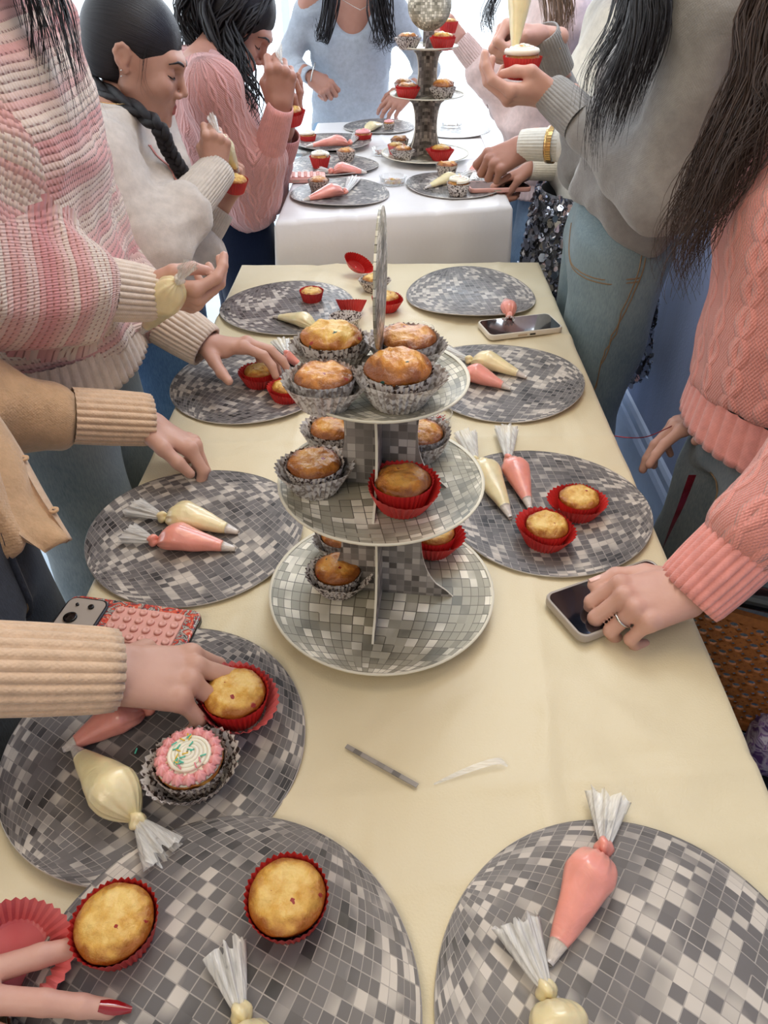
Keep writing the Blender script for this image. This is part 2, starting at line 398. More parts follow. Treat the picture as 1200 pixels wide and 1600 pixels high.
def tablecloth(name, x0, x1, y0, y1, ztop, zb, m, skew, seed, flare=0.05, frontz=None):
    """skewed rectangle: left side starts at y0, right side at y0+skew"""
    q = 0.012; nx = 130; ny = int((y1 - y0) / 0.006)
    xs = np.linspace(0, 1, nx); ys = np.linspace(0, 1, ny); V = []; idx = {}
    AX, BY = np.meshgrid(xs, ys, indexing='ij'); CR = creases(x0 + (x1 - x0) * AX, y0 + (y1 - y0) * BY + skew * AX, seed)
    for i, a in enumerate(xs):
        for j, b in enumerate(ys):
            x = x0 + (x1 - x0) * a; y = y0 + (y1 - y0) * b + skew * a
            e = min(a * (x1 - x0), (1 - a) * (x1 - x0), b * (y1 - y0), (1 - b) * (y1 - y0))
            z = ztop + 0.0012 * fbm(x * 5, y * 5, seed) + CR[i, j]
            if e < q: z -= q * (1 - math.sqrt(max(0, 1 - ((q - e) / q) ** 2)))
            V.append((x, y, z))
    F = [f[::-1] for f in grid_faces(nx, ny)]
    # skirt
    per = [i * ny for i in range(nx)] + [(nx - 1) * ny + j for j in range(1, ny)] + [i * ny + ny - 1 for i in range(nx - 2, -1, -1)] + [j for j in range(ny - 2, 0, -1)]
    n = len(per); cx, cy = (x0 + x1) / 2, (y0 + y1 + skew) / 2; base = len(V); NR = 14
    P0 = [np.array(V[k]) for k in per]; s = 0; arc = [0]
    for k in range(1, n): s += np.linalg.norm(P0[k][:2] - P0[k - 1][:2]); arc.append(s)
    for r in range(1, NR + 1):
        t = r / NR
        for k in range(n):
            p = P0[k]; a, b = P0[k - 1], P0[(k + 1) % n]; tg = nrm(np.append((b - a)[:2], 0)); o = np.array([tg[1], -tg[0], 0])
            zz = p[2] - (p[2] - zb) * t
            f = 0.022 * math.sin(arc[k] * 26 + 2.5 * math.sin(arc[k] * 5 + seed)) * min(1, t * 1.4) ** 1.5 + flare * t ** 0.8
            V.append((p[0] + o[0] * (f + 0.004 * min(1, t * 8)), p[1] + o[1] * (f + 0.004 * min(1, t * 8)), zz))
    ring = [per] + [[base + r * n + k for k in range(n)] for r in range(NR)]
    for r in range(NR):
        for k in range(n):
            k2 = (k + 1) % n; F.append((ring[r][k], ring[r + 1][k], ring[r + 1][k2], ring[r][k2]))
    return mk(name, V, F, m)
cl = tablecloth('tablecloth', -0.388, 0.372, -0.12, 1.84, TZ, 0.06, MAT['cloth'], 0.03, 3, 0.012)
tag(cl, 'long cream satin tablecloth over the near table with creases', 'tablecloth')
cl2 = tablecloth('tablecloth', -0.300, 0.312, 1.885, 3.12, FZ, 0.06, MAT['cloth_far'], 0.14, 11, 0.018)
tag(cl2, 'white satin tablecloth on the far raised table by the window', 'tablecloth')
MAT['table_leg'] = simple('grey_table_metal', (90, 90, 94), 0.4, 0.05); MAT['table_top'] = simple('grey_table_board', (190, 188, 182), 0.6, 0.04)
def table(label, x0, x1, y0, y1, z):
    r = empty('folding_table', ((x0 + x1) / 2, (y0 + y1) / 2, 0)); tag(r, label, 'table')
    w, d = (x1 - x0) / 2, (y1 - y0) / 2
    mk('table_top', *box(-w, w, -d, d, z - 0.045, z - 0.008), MAT['table_top'], r, False)
    for sx in (-1, 1):
        for sy in (-1, 1):
            mk('leg', *tube([(sx * (w - 0.06), sy * (d - 0.2), z - 0.045), (sx * (w - 0.06), sy * (d - 0.15), 0.0)], 0.014, 10)[:2], MAT['table_leg'], r)
table('near folding table hidden under the cream cloth', -0.37, 0.355, -0.09, 1.80, TZ)
table('far folding table hidden under the white cloth', -0.28, 0.29, 2.07, 3.08, FZ)

# ================================================================ round mirror-ball placemats
def disc(R, th, m_top, m_edge, parent, name_top, warp=None, rot=0.0, z0=0.0, rings=14, n=72, edge_w=0.0):
    """printed disc with thickness; the print is the top, the rim a child"""
    V = []; UV = []
    rr = [R * (k / rings) for k in range(rings + 1)]
    def h(x, y): return warp(x, y) if warp else 0.0
    V.append((0, 0, z0 + th + h(0, 0))); UV.append((0.5, 0.5))
    for r in rr[1:]:
        for j in range(n):
            t = 2 * PI * j / n; x, y = r * math.cos(t), r * math.sin(t)
            V.append((x, y, z0 + th + h(x, y)))
            UV.append((0.5 + 0.5 * r / R * math.cos(t + rot), 0.5 + 0.5 * r / R * math.sin(t + rot)))
    F = [(0, 1 + j, 1 + (j + 1) % n) for j in range(n)]
    for k in range(rings - 1):
        for j in range(n):
            a = 1 + k * n + j; b = 1 + k * n + (j + 1) % n; F.append((a, a + n, b + n, b))
    o = mk(name_top, V, F, m_top, parent, True, UV)
    Ve = []; prof = [(R, th + 0.0003), (R + 0.0008, th * 0.5), (R, 0.0), (R * 0.6, 0.0), (0.001, 0.0)]
    if edge_w: prof = [(R - edge_w, th + 0.0006), (R + 0.001, th + 0.0010)] + prof[1:]
    for r, z in prof:
        for j in range(n):
            t = 2 * PI * j / n; x, y = r * math.cos(t), r * math.sin(t); Ve.append((x, y, z0 + z + h(x, y)))
    mk('rim', Ve, grid_faces(len(prof), n, False, True), m_edge, parent, True)
    return o
def placemat(px, py, R, label, seed, amp=0.004, z=TZ, fold=None, group='round mirror-ball placemats on the near table'):
    p = at(px, py, Z=z + 0.002); r = empty('placemat', (p[0], p[1], z + 0.0032), random.Random(seed).uniform(0, 6.28))
    tag(r, label, 'placemat', group)
    a0 = seed * 1.7
    def warp(x, y):
        t = math.atan2(y, x); q = (math.hypot(x, y) / R) ** 2
        w = amp * q * (1 + math.cos(2 * t + a0)) * 0.5
        if fold is not None:
            f = (x * math.cos(fold) + y * math.sin(fold)) / R; w += 0.03 * max(0, f - 0.72) ** 1.2 * 2
        return w
    disc(R, 0.0016, MAT['mat_print'], MAT['card_white'], r, 'printed_face', warp, a0, rings=16, n=96)
    return r
placemat(308, 832, 0.146, 'round mirror-ball placemat with two piping bags side by side, left of cake stand', 1, 0.006)
placemat(246, 1160, 0.150, 'round mirror-ball placemat under the pink frosted cupcake', 2, 0.006)
placemat(340, 1580, 0.155, 'round mirror-ball placemat at lower left under two bare red cupcakes', 3, 0.004, TZ + 0.003)
placemat(998, 1590, 0.155, 'round mirror-ball placemat at lower right under pink piping bag', 4, 0.005)
placemat(853, 795, 0.146, 'round mirror-ball placemat with two red cupcakes, right of cake stand', 5, 0.006)
placemat(782, 596, 0.150, 'round mirror-ball placemat under crossed cream and pink bags, behind the cake stand', 6, 0.010)
placemat(392, 602, 0.144, 'round mirror-ball placemat under the cupcake being touched by a hand', 7, 0.006)
placemat(450, 482, 0.148, 'round mirror-ball placemat with one small cupcake and a cream bag', 8, 0.006)
placemat(735, 464, 0.146, 'round mirror-ball placemat with curled edge beside the white-cased phone', 9, 0.016)
GF = 'round mirror-ball placemats on the far table'
placemat(531, 304, 0.135, 'round mirror-ball placemat at the near left corner of the far table', 10, 0.008, FZ, group=GF)
placemat(712, 290, 0.140, 'round mirror-ball placemat at the near right corner of the far table', 11, 0.006, FZ, group=GF)
placemat(523, 260, 0.135, 'round mirror-ball placemat under frosted red cupcake and leopard cupcake on far table', 12, 0.008, FZ, group=GF)
placemat(520, 222, 0.130, 'round mirror-ball placemat behind the silver tray on the far table', 13, 0.004, FZ + 0.012, group=GF)
placemat(592, 199, 0.130, 'round mirror-ball placemat at the far end of the far table, cream bag on it', 14, 0.004, FZ, group=GF)
placemat(712, 205, 0.125, 'round mirror-ball placemat behind the far cake stand on the right', 15, 0.004, FZ, group=GF)

# ================================================================ tiered cake stands
def cakestand(x, y, z, rot, label, trot=None):
    r = empty('cake_stand', (x, y, z), rot); tag(r, label, 'cake stand')
    zs = [0.012, 0.175, 0.298]; Rs = [0.136, 0.111, 0.0865]
    for k in range(3):
        R = Rs[k]
        disc(R, 0.002, MAT['plate_print'], MAT['card_edge'], tag_part(r, 'plate'), 'printed_face', lambda a, b, R=R: 0.007 * (math.hypot(a, b) / R) ** 4, k * 1.3, zs[k], 12, 80, 0.0022)
    def panel(z0, z1, wb, wm, wt, ang, name='support_panel', notch=0):
        V = []; UV = []; n = 16; th = 0.0013
        for i in range(n + 1):
            t = i / n; c = 1 - (2 * abs(t - 0.55)) ** 2.0 if t < 0.55 else 1 - (abs(t - 0.55) / 0.45) ** 2
            e = wb if t < 0.55 else wt; w = e + (wm - e) * math.sqrt(max(0, c))
            zz = z0 + (z1 - z0) * t
            for s in (-1, -0.5, 0, 0.5, 1):
                for d in (-th, th): V.append((s * w, d, zz)); UV.append((s * w + 0.3, zz))
        m = 10; F = []
        for i in range(n):
            for s in range(4):
                a = i * m + s * 2; F.append((a, a + 2, a + m + 2, a + m)); F.append((a + 1, a + m + 1, a + m + 3, a + 3))
            for a in (i * m, i * m + 8): F.append((a, a + m, a + m + 1, a + 1))
        Rm = Matrix.Rotation(ang, 3, 'Z'); V = [tuple(Rm @ Vector(v)) for v in V]
        o = mk(name, V, F, MAT['checker'], r, False, UV)
        # light cut edge
        for s in (-1, 1):
            E = []
            for i in range(n + 1):
                q = Vector(V[i * m + (0 if s < 0 else 8)]) ; q2 = Vector(V[i * m + (1 if s < 0 else 9)])
                d = (Rm @ Vector((s, 0, 0))) * 0.0003; E += [tuple(q + d), tuple(q2 + d)]
            mk('cut_edge', E, [(2 * i, 2 * i + 1, 2 * i + 3, 2 * i + 2) for i in range(n)], MAT['card_edge'], o, False)
    for a in (0.0, PI / 2):
        panel(0.0, zs[0] - 0.0, 0.06, 0.06, 0.06, a)
        panel(zs[0] + 0.0025, zs[1], 0.088, 0.046, 0.075, a)
        panel(zs[1] + 0.0025, zs[2], 0.072, 0.038, 0.060, a)
    # topper: a printed ball on a neck
    tt = rot if trot is None else trot
    top = empty('topper'); top.parent = r; top.rotation_euler = (PI / 2, 0, tt - rot); top.location = (0, 0, zs[2] + 0.106)
    tp = bpy.data.objects['topper'] if False else top
    V = []; UV = []; n = 56
    R = 0.062
    for d in (-0.0012, 0.0012):
        V.append((0, 0, d)); UV.append((0.5, 0.5))
        for k in (0.5, 1.0):
            for j in range(n):
                t = 2 * PI * j / n; bulge = 0.0022 * (1 - k * k) * (1 if d > 0 else -1)
                V.append((k * R * math.cos(t), k * R * math.sin(t), d + bulge)); UV.append((0.5 + 0.5 * k * math.cos(t), 0.5 + 0.5 * k * math.sin(t)))
    F = []; m = 1 + 2 * n
    for s, o in ((0, 0), (1, m)):
        for j in range(n):
            j2 = (j + 1) % n; a = [(o, o + 1 + j, o + 1 + j2), (o + 1 + j, o + 1 + n + j, o + 1 + n + j2, o + 1 + j2)]
            F += [f[::-1] for f in a] if s == 0 else a
    F += [(1 + n + j, 1 + n + (j + 1) % n, m + 1 + n + (j + 1) % n, m + 1 + n + j) for j in range(n)]
    mk('ball_disc', V, F, MAT['plate_print'], top, True, UV)
    # neck and round socket
    V, F = box(-0.016, 0.016, -0.100, -R + 0.008, -0.0012, 0.0012)
    mk('neck', V, F, MAT['checker'], top, False, [(v[0] + 0.2, v[1] + 0.5) for v in V])
    V = []; n = 20; w = 0.034
    for d in (-0.0012, 0.0012):
        for j in range(n + 1):
            t = PI * j / n; V.append((w * math.cos(t), -0.104 + w * 0.85 * math.sin(t), d))
    F = [tuple(range(n + 1))[::-1], tuple(range(n + 1, 2 * n + 2))] + [(j, j + 1, n + 2 + j, n + 1 + j) for j in range(n)]
    rad = mk('socket', V, F, MAT['checker'], top, False, [(v[0] + 0.2, v[1] + 0.5) for v in V]); rad.rotation_euler = (0, PI / 2 - 0.35, 0)
    return r
def tag_part(r, name):
    o = empty(name); o.parent = r; return o
SX, SY = -0.012, 0.652
STAND = cakestand(SX, SY, TZ + 0.002, -0.10, 'three-tier mirror-ball print cake stand on the near table', 1.50)
fs = at(664, 240, Z=FZ + 0.02); FX, FY = fs[0], fs[1]
FSTAND = cakestand(FX, FY, FZ + 0.002, 0.75, 'three-tier mirror-ball print cake stand on the far table', 0.05)

# ================================================================ cupcakes
def pleated(rb, rt, h, n, amp, rs, thick=0.0004, flare=0.0, wob=0.0, spread=None):
    """pleated baking case, open at the top"""
    prof = [(rb * 0.05, 0.0006), (rb * 0.9, 0.0006), (rb, 0.0015)] + [(rb + (rt - rb) * (t ** (1 + flare)), 0.0015 + (h - 0.0015) * t) for t in (0.25, 0.5, 0.75, 1.0)]
    N = n * 4; V = []; ph = rs.uniform(0, 6)
    for k, (r, z) in enumerate(prof):
        for j in range(N):
            t = 2 * PI * j / N; a = amp * (0 if k < 1 else min(1, (k - 1) / 2.0))
            tri = 1 - 4 * abs(((j / 4.0) % 1) - 0.5)
            rr = r + a * tri; zz = z
            if k > 3: w = wob * (k - 3) / 3; rr *= 1 + w * math.sin(2 * t + ph); zz += 0.35 * w * h * math.sin(3 * t + ph * 2) + (0.0008 * tri if k == 6 else 0)
            if spread and k > 2: rr *= 1 + spread * (k - 2) / 4 * (0.5 + 0.5 * math.cos(t - ph)) ** 2
            V.append((rr * math.cos(t), rr * math.sin(t), zz))
    F = grid_faces(len(prof), N, False, True)
    return V, F
def dome(r0, z0, hh, rs, over=0.0, ns=48, nr=18, bump=0.0026, ribs=0):
    V = []; sx, sy, sz = rs.uniform(0, 50), rs.uniform(0, 50), rs.uniform(0, 50)
    prof = [(r0 * 0.88, z0 - 0.010)] + [(r0 * (1 + over * math.sin(min(1, t * 2.2) * PI)) * math.cos(t * PI / 2 * 0.985) ** 0.62 if t else r0, z0 + hh * math.sin(t * PI / 2)) for t in np.linspace(0, 1, nr)]
    for k, (r, z) in enumerate(prof):
        for j in range(ns):
            t = 2 * PI * j / ns; x, y = r * math.cos(t), r * math.sin(t)
            d = bump * min(1, (len(prof) - 1 - k) / 3 + .15) * mnoise.fractal(Vector((x * 60 + sx, y * 60 + sy, z * 60 + sz)), 0.7, 2, 3) if k else 0
            e = 1 + (0.05 * mnoise.noise(Vector((math.cos(t) * 1.2 + sx, math.sin(t) * 1.2, sz)))) * (1 if k > 1 else 0)
            V.append((x * e, y * e, z + d * 1.3))
    F = grid_faces(len(prof), ns, False, True)
    b = (len(prof) - 1) * ns; V.append((0, 0, sum(v[2] for v in V[b:]) / ns)); c = len(V) - 1
    F += [(c, b + j, b + (j + 1) % ns) for j in range(ns)]
    return V, F
def place(px, py, z, lift=0.02):
    """stand an item so that its middle, lift above the surface, sits on this line of sight"""
    p = at(px, py, Z=z + lift); return (p[0], p[1], z)
def cupcake(loc, label, seed, case='red', s=1.0, outer=None, cakem='yellow', hh=0.011, over=0.04, top=None, tilt=0.0, td=0.0, group=None, inner='brown'):
    rs = random.Random(seed); r = empty('cupcake', loc); r.rotation_euler = (tilt * math.cos(td), tilt * math.sin(td), rs.uniform(0, 6))
    tag(r, label, 'cupcake', group); r.scale = (s, s, s)
    z0 = 0.0
    if outer:
        mk('outer_case', *pleated(0.026, 0.0415, 0.033, 34, 0.0013, rs, wob=0.09, spread=0.12), MAT['liner_' + outer], r, False); z0 = 0.0025
    V, F = pleated(0.0245, 0.0345, 0.036, 38, 0.0009, rs, wob=0.015)
    o = mk('baking_case', [(a, b, c + z0) for a, b, c in V], F, MAT['liner_' + case], r, False)
    V, F = dome(0.0312, 0.0320, hh, rs, over - 0.03); o = mk('sponge', [(a, b, c + z0) for a, b, c in V], F, MAT['cake_' + cakem], r)
    if top: top(r, z0 + 0.0325 + hh * 0.75, rs)
    return r
def rosette(R, h, n=7, k=10):
    prof = [(R, 0), (R * 0.98, h * 0.3), (R * 0.7, h * 0.6), (R * 0.4, h * 0.85), (R * 0.08, h)]
    return lathe(prof, n * 4, lambda i, t, r, z: (r * (1 + 0.2 * math.cos(n * (t + z * 60))), z), True, True)
def top_star(r, z, rs):
    V, F = lathe([(0.029, 0), (0.031, 0.003), (0.027, 0.006), (0.012, 0.0075)], 40, None, True, True)
    mk('frosting', [(a, b, c + z - 0.004) for a, b, c in V], F, MAT['frost_white'], r)
    P = []   # piped spiral
    for i in range(150):
        t = i / 149 * 5.2 * 2 * PI; q = 0.019 * (1 - i / 149) + 0.001; P.append((q * math.cos(t), q * math.sin(t), z + 0.004 + 0.0035 * i / 149))
    mk('frosting', *tube(P, 0.0022, 6)[:2], MAT['frost_white'], r)
    for i in range(16):
        t = 2 * PI * i / 16; V, F = rosette(0.0062, 0.0075)
        mk('frosting_star', [(a + 0.0255 * math.cos(t), b + 0.0255 * math.sin(t), c + z + 0.0005) for a, b, c in V], F, MAT['frost_pink'], r)
    sprinkles(r, z + 0.0085, 0.019, 22, rs)
def sprinkles(r, z, R, n, rs, cols=('mint', 'yellow', 'pinks', 'mint'), name='sprinkle'):
    for i in range(n):
        a = rs.uniform(0, 6.28); q = R * math.sqrt(rs.random()); t = rs.uniform(0, 3.14); L = 0.0028
        x, y = q * math.cos(a), q * math.sin(a); zz = z - 0.0015 * q / R + rs.uniform(0, 0.0008)
        mk(name, *tube([(x - L * math.cos(t), y - L * math.sin(t), zz), (x + L * math.cos(t), y + L * math.sin(t), zz + 0.0006)], 0.0007, 6)[:2], MAT['spr_' + rs.choice(cols)], r)
def top_swirl(mat_, sp=0, R=0.027, ring=None):
    def f(r, z, rs):
        P = []
        for i in range(90):
            u = i / 89; t = u * 3.3 * 2 * PI; q = R * (1 - u) ** 0.9 + 0.001; P.append((q * math.cos(t), q * math.sin(t), z + 0.002 + 0.010 * u))
        mk('frosting', *tube(P, [0.0055 * (1 - 0.35 * i / 89) for i in range(90)], 8)[:2], MAT[mat_], r)
        if ring:
            V, F = rosette(0.015, 0.010); mk('frosting_swirl', [(a, b, c + z + 0.004) for a, b, c in V], F, MAT[ring], r)
        if sp: sprinkles(r, z + 0.013, 0.018, sp, rs)
    return f
# near table
GN = 'cupcakes on the near table'
cupcake(place(370, 1098, TZ), 'yellow cupcake in red case with wide pinkish outer case', 1, 'red', outer='pinkred', group=GN)
cupcake(place(298, 1192, TZ, 0.03), 'cupcake with pink piped frosting ring, white swirl and pastel sprinkles', 2, 'leopard', outer='leopard', top=top_star, hh=0.006, group=GN)
cupcake(place(184, 1452, TZ, 0.02), 'yellow cupcake in red case touched by a red fingernail', 3, 'red', s=0.98, group=GN, hh=0.013)
cupcake(place(450, 1412, TZ, 0.02), 'bare yellow cupcake in a snug red case beside the lone tail of a cream bag', 4, 'red', s=1.0, group=GN, hh=0.013)
cupcake(place(853, 832, TZ), 'yellow cupcake in two red cases, front one of the pair right of the stand', 5, 'red', s=0.9, outer='red', group=GN, hh=0.012)
cupcake(place(903, 788, TZ), 'yellow cupcake in a red case, rear one of the pair right of the stand', 6, 'red', s=0.88, outer='red', group=GN, hh=0.012)
cupcake(place(405, 588, TZ), 'cupcake in red cases being reached for by a spread hand', 7, 'red', s=0.84, outer='red', group=GN)
cupcake(place(449, 612, TZ), 'red-cased cupcake half hidden behind the top tier of the stand', 8, 'red', s=0.84, outer='red', group=GN)
cupcake(place(487, 459, TZ), 'small cupcake in a plain red case alone on its placemat', 9, 'red', s=0.78, group=GN, hh=0.006)
cupcake(place(584, 441, TZ), 'leopard-cased cupcake behind the topper of the near stand', 10, 'leopard', s=0.80, outer='leopard', group=GN)
cupcake(place(604, 471, TZ), 'cupcake leaning in an opened red case behind the topper', 11, 'red', s=0.84, outer='red', group=GN)
def emptycase(px, py, label, kind, seed, z=TZ, s=1.0, tilt=0.0, td=0.0, sq=1.0):
    rs = random.Random(seed); p = place(px, py, z, 0.012); r = mk('baking_case', *pleated(0.025, 0.040, 0.030, 34, 0.0011, rs, wob=0.08), MAT['liner_' + kind], None, False)
    r.location = (p[0], p[1], z + 0.002 + 0.02 * abs(math.sin(tilt))); r.scale = (s, s * sq, s); r.rotation_euler = (tilt * math.cos(td), tilt * math.sin(td), 0); tag(r, label, 'baking case', 'empty baking cases'); return r
emptycase(540, 504, 'empty leopard-print baking case standing behind the stand', 'leopard', 1, s=0.82)
emptycase(549, 486, 'empty red baking case tipped behind the leopard one', 'red', 2, s=0.85, tilt=-0.4)
emptycase(556, 421, 'flattened red baking case lying at the far edge of the near table', 'red', 3, s=0.9, tilt=0.9, td=0.6, sq=0.6)
emptycase(22, 1492, 'translucent crumpled pinkish red baking case under the hand with red nails', 'pinkred', 4, s=1.0, tilt=0.5, td=1.0)
# on the near stand
zt = [TZ + 0.002 + z + 0.0025 for z in (0.012, 0.175, 0.298)]
GS = 'cupcakes on the near cake stand'
def onplate(px, py, k, *a, **kw):
    p = place(px, py, zt[k], 0.02); return cupcake((p[0], p[1], zt[k] + 0.001), *a, group=GS, **kw)
onplate(506, 606, 2, 'glossy brown cupcake in a wide silver case, front left of the top tier', 21, 'silver', cakem='brown', outer='silver', s=0.86, hh=0.010)
onplate(622, 602, 2, 'tall puffed golden cupcake in leopard case, front right of the top tier', 22, 'leopard', cakem='brown', outer='silver', s=0.92, hh=0.021, over=0.16)
onplate(519, 550, 2, 'large pale yellow cupcake with glossy top, rear left of the top tier', 23, 'leopard', cakem='yellow', outer='silver', s=0.92, hh=0.017, over=0.12)
onplate(637, 548, 2, 'brown crinkled cupcake in silver case, rear right of the top tier', 24, 'silver', cakem='brown', outer='silver', s=0.90)
onplate(492, 741, 1, 'brown cupcake in a silver double case, left of the middle tier', 25, 'leopard', cakem='brown', outer='silver', s=0.90)
onplate(629, 768, 1, 'smooth cupcake in wide red cases, front of the middle tier', 26, 'red', cakem='brown', outer='red', s=0.92)
onplate(522, 682, 1, 'cupcake in leopard case tucked behind the middle tier panel on the left', 27, 'leopard', cakem='brown', outer='silver', s=0.85)
onplate(655, 690, 1, 'cupcake in silver case at the back right of the middle tier', 28, 'silver', cakem='brown', outer='silver', s=0.85)
onplate(528, 902, 0, 'golden cupcake in a leopard case on the bottom tier', 29, 'leopard', cakem='brown', outer='leopard', s=0.86, hh=0.017, over=0.08)
onplate(677, 842, 0, 'yellow cupcake in red case behind the bottom tier panel', 30, 'red', cakem='yellow', outer='red', s=0.86)
onplate(535, 846, 0, 'cupcake in silver case hidden at the back of the bottom tier', 31, 'silver', cakem='brown', outer='silver', s=0.85)
# on the far stand
zf = [FZ + 0.002 + z + 0.0025 for z in (0.012, 0.175, 0.298)]
GT = 'cupcakes on the far cake stand'
def onfar(dx, dy, k, *a, **kw): return cupcake((FX + dx, FY + dy, zf[k]), *a, group=GT, **kw)
onfar(-0.060, -0.035, 2, 'leopard-cased cupcake on the top tier of the far stand', 41, 'leopard', cakem='brown', outer='leopard', s=0.88)
onfar(0.040, -0.045, 2, 'red-cased cupcake at the front of the far stand top tier', 42, 'red', s=0.92, outer='red')
onfar(0.030, 0.045, 2, 'brown cupcake behind the red one on the far stand top tier', 43, 'leopard', cakem='brown', s=0.85)
onfar(-0.060, -0.045, 1, 'red-cased cupcake on the middle tier of the far stand', 44, 'red', cakem='brown', outer='red', s=0.90)
onfar(0.045, -0.055, 1, 'tall golden cupcake in leopard case on the far stand middle tier', 45, 'leopard', cakem='brown', outer='leopard', s=0.92, hh=0.022, over=0.12)
onfar(-0.070, 0.035, 1, 'brown cupcake at the back left of the far stand middle tier', 46, 'leopard', cakem='brown', s=0.85, hh=0.016)
onfar(0.055, 0.045, 1, 'silver-cased cupcake at the back right of the far stand middle tier', 47, 'silver', cakem='brown', s=0.85)
onfar(-0.070, -0.070, 0, 'crumpled leopard-cased cupcake on the bottom tier of the far stand', 48, 'leopard', cakem='brown', outer='leopard', s=0.85)
onfar(0.045, -0.070, 0, 'red-cased cupcake on the bottom tier of the far stand', 49, 'red', outer='red', s=0.92)
onfar(-0.090, 0.0, 0, 'pale red cupcake beside the far stand support panel', 50, 'pinkred', cakem='yellow', s=0.80)
onfar(-0.080, 0.070, 0, 'brown cupcake at the rear left of the far stand bottom tier', 51, 'leopard', cakem='brown', s=0.85, hh=0.016)
# on the far table
GR = 'cupcakes on the far table'
def far(px, py, *a, **kw): return cupcake(place(px, py, FZ + 0.004, 0.02), *a, group=GR, **kw)
far(498, 287, 'plain cupcake in leopard case behind the nearest pink bag on far table', 61, 'leopard', cakem='brown', s=0.86)
far(500, 251, 'white frosted cupcake in a red case beside pink bag', 62, 'red', s=0.90, top=top_swirl('frost_white'))
far(541, 241, 'bare golden cupcake in a leopard case behind the pink bag', 63, 'leopard', cakem='brown', s=0.86)
far(481, 216, 'red cupcake with white drippy frosting behind the silver tray', 64, 'red', s=0.84, top=top_swirl('frost_white'))
far(568, 214, 'red cupcake with pink frosting and sprinkles near the far table middle', 65, 'red', s=0.84, top=top_swirl('frost_pink', 10))
far(608, 193, 'small pink iced cupcake at the far end of the table', 66, 'leopard', s=0.62, top=top_swirl('frost_pink'))
far(698, 264, 'bare brown cupcake in leopard case behind the cream bag', 67, 'leopard', cakem='brown', s=0.92)
far(716, 293, 'leopard-cased cupcake with cream ring and pink swirl frosting', 68, 'leopard', s=0.92, top=top_swirl('frost_white', 0, 0.029, 'frost_pink'))

# ================================================================ piping bags
def bag(tip, knot, tail, col, label, seed, z=TZ + 0.005, R=0.0225, held=False, group='piping bags', flat=0.82, Ltip=0.16, tailw=0.016):
    """tip/knot/tail: pixels on the table, or 3-D points when held"""
    rs = random.Random(seed)
    if held: T, K, E = [np.array(q, float) for q in (tip, knot, tail)]
    else: T = at(*tip, Z=z + 0.006); K = at(*knot, Z=z + 0.018); E = at(*tail, Z=z + 0.010); T[2] = K[2] = E[2] = z
    L = np.linalg.norm(K - T); root = empty('piping_bag', T); ax = nrm(K - T); up = A_(0, 0, 1) if abs(ax[2]) < 0.9 else A_(0, 1, 0)
    sd = nrm(np.cross(up, ax)); up = np.cross(ax, sd)
    Mx = Matrix((tuple(ax), tuple(sd), tuple(up))).transposed(); root.rotation_euler = Mx.to_euler()
    tag(root, label, 'piping bag', group)
    loc = lambda p: np.array(Mx.transposed() @ Vector(p - T))
    sx, sy = rs.uniform(0, 99), rs.uniform(0, 99); ns = 48
    def rad(s):
        a = 0.0032 / R + (1 - 0.0032 / R) * min(1, s / 0.70) ** 0.95
        if s > 0.62: q = (s - 0.62) / 0.38; a *= max(0.0, 1 - q ** 2.6) ** 0.62
        return R * max(a, 0.0035 / R)
    def part(s0, s1, n):
        V = []
        for i in range(n):
            s = s0 + (s1 - s0) * i / (n - 1); r = rad(s); zc = 0 if held else r * flat + 0.001
            pl = max(0, (s - 0.66) / 0.34) ** 1.3
            for j in range(ns):
                t = 2 * PI * j / ns
                q = r * (1 + 0.13 * pl * math.cos(11 * t + 2 * math.sin(3 * t + sx)) + 0.09 * mnoise.noise(Vector((s * 5 + sx, math.cos(t) * 1.3, math.sin(t) * 1.3 + sy))))
                V.append((s * L, q * math.cos(t), zc + q * math.sin(t) * (1 if held else flat)))
        return V, [f for f in grid_faces(n, ns, False, True)] + [tuple(range(ns)), tuple(range((n - 1) * ns, n * ns))[::-1]]
    mk('bag_tip', *part(0.0, Ltip, 6), MAT['tip_plastic'], root)
    mk('icing_filled_bag', *part(Ltip * 0.97, 1.0, 34), MAT['icing_' + col], root)
    kz = 0.0 if held else 0.009
    V = []; 
    for i in range(12):
        for j in range(18):
            a = PI * (i + 0.5) / 12; t = 2 * PI * j / 18; q = 0.0082 * (1 + 0.18 * math.cos(3 * t + i * 0.4) + 0.1 * mnoise.noise(Vector((t, a * 2, sx))))
            V.append((L + 0.005 - 0.9 * q * math.cos(a) , q * math.sin(a) * math.cos(t), kz + q * math.sin(a) * math.sin(t)))
    mk('knot', V, grid_faces(12, 18, False, True) + [tuple(range(18)), tuple(range(198, 216))[::-1]], MAT['icing_' + col] if not held else MAT['bag_plastic'], root)
    # gathered plastic tail
    k0 = loc(K) + A_(0.008, 0, kz); e0 = loc(E); e0[2] += kz if not held else 0
    d = nrm(e0 - k0); w_ = nrm(np.cross(A_(0, 0, 1), d)); u_ = np.cross(d, w_); LL = np.linalg.norm(e0 - k0); V = []; n = 16; m = 56
    for i in range(n):
        s = i / (n - 1)
        for j in range(m):
            t = 2 * PI * j / m; w = 0.0045 + (tailw - 0.0045) * s ** 0.8; h = 0.004 + 0.0035 * s
            ruf = 1 + (0.28 * math.cos(9 * t + sx) + 0.15 * math.cos(17 * t + sy)) * (0.4 + 0.6 * s)
            jag = 0.004 * mnoise.noise(Vector((j * 0.7, sx, 0))) * s
            p = k0 + d * (LL * s + jag * 2 * (s > 0.7)) + w_ * (w * math.cos(t) * ruf) + u_ * (h * math.sin(t) * ruf)
            V.append(tuple(p))
    mk('plastic_tail', V, grid_faces(n, m, False, True), MAT['bag_plastic'], root)
    return root
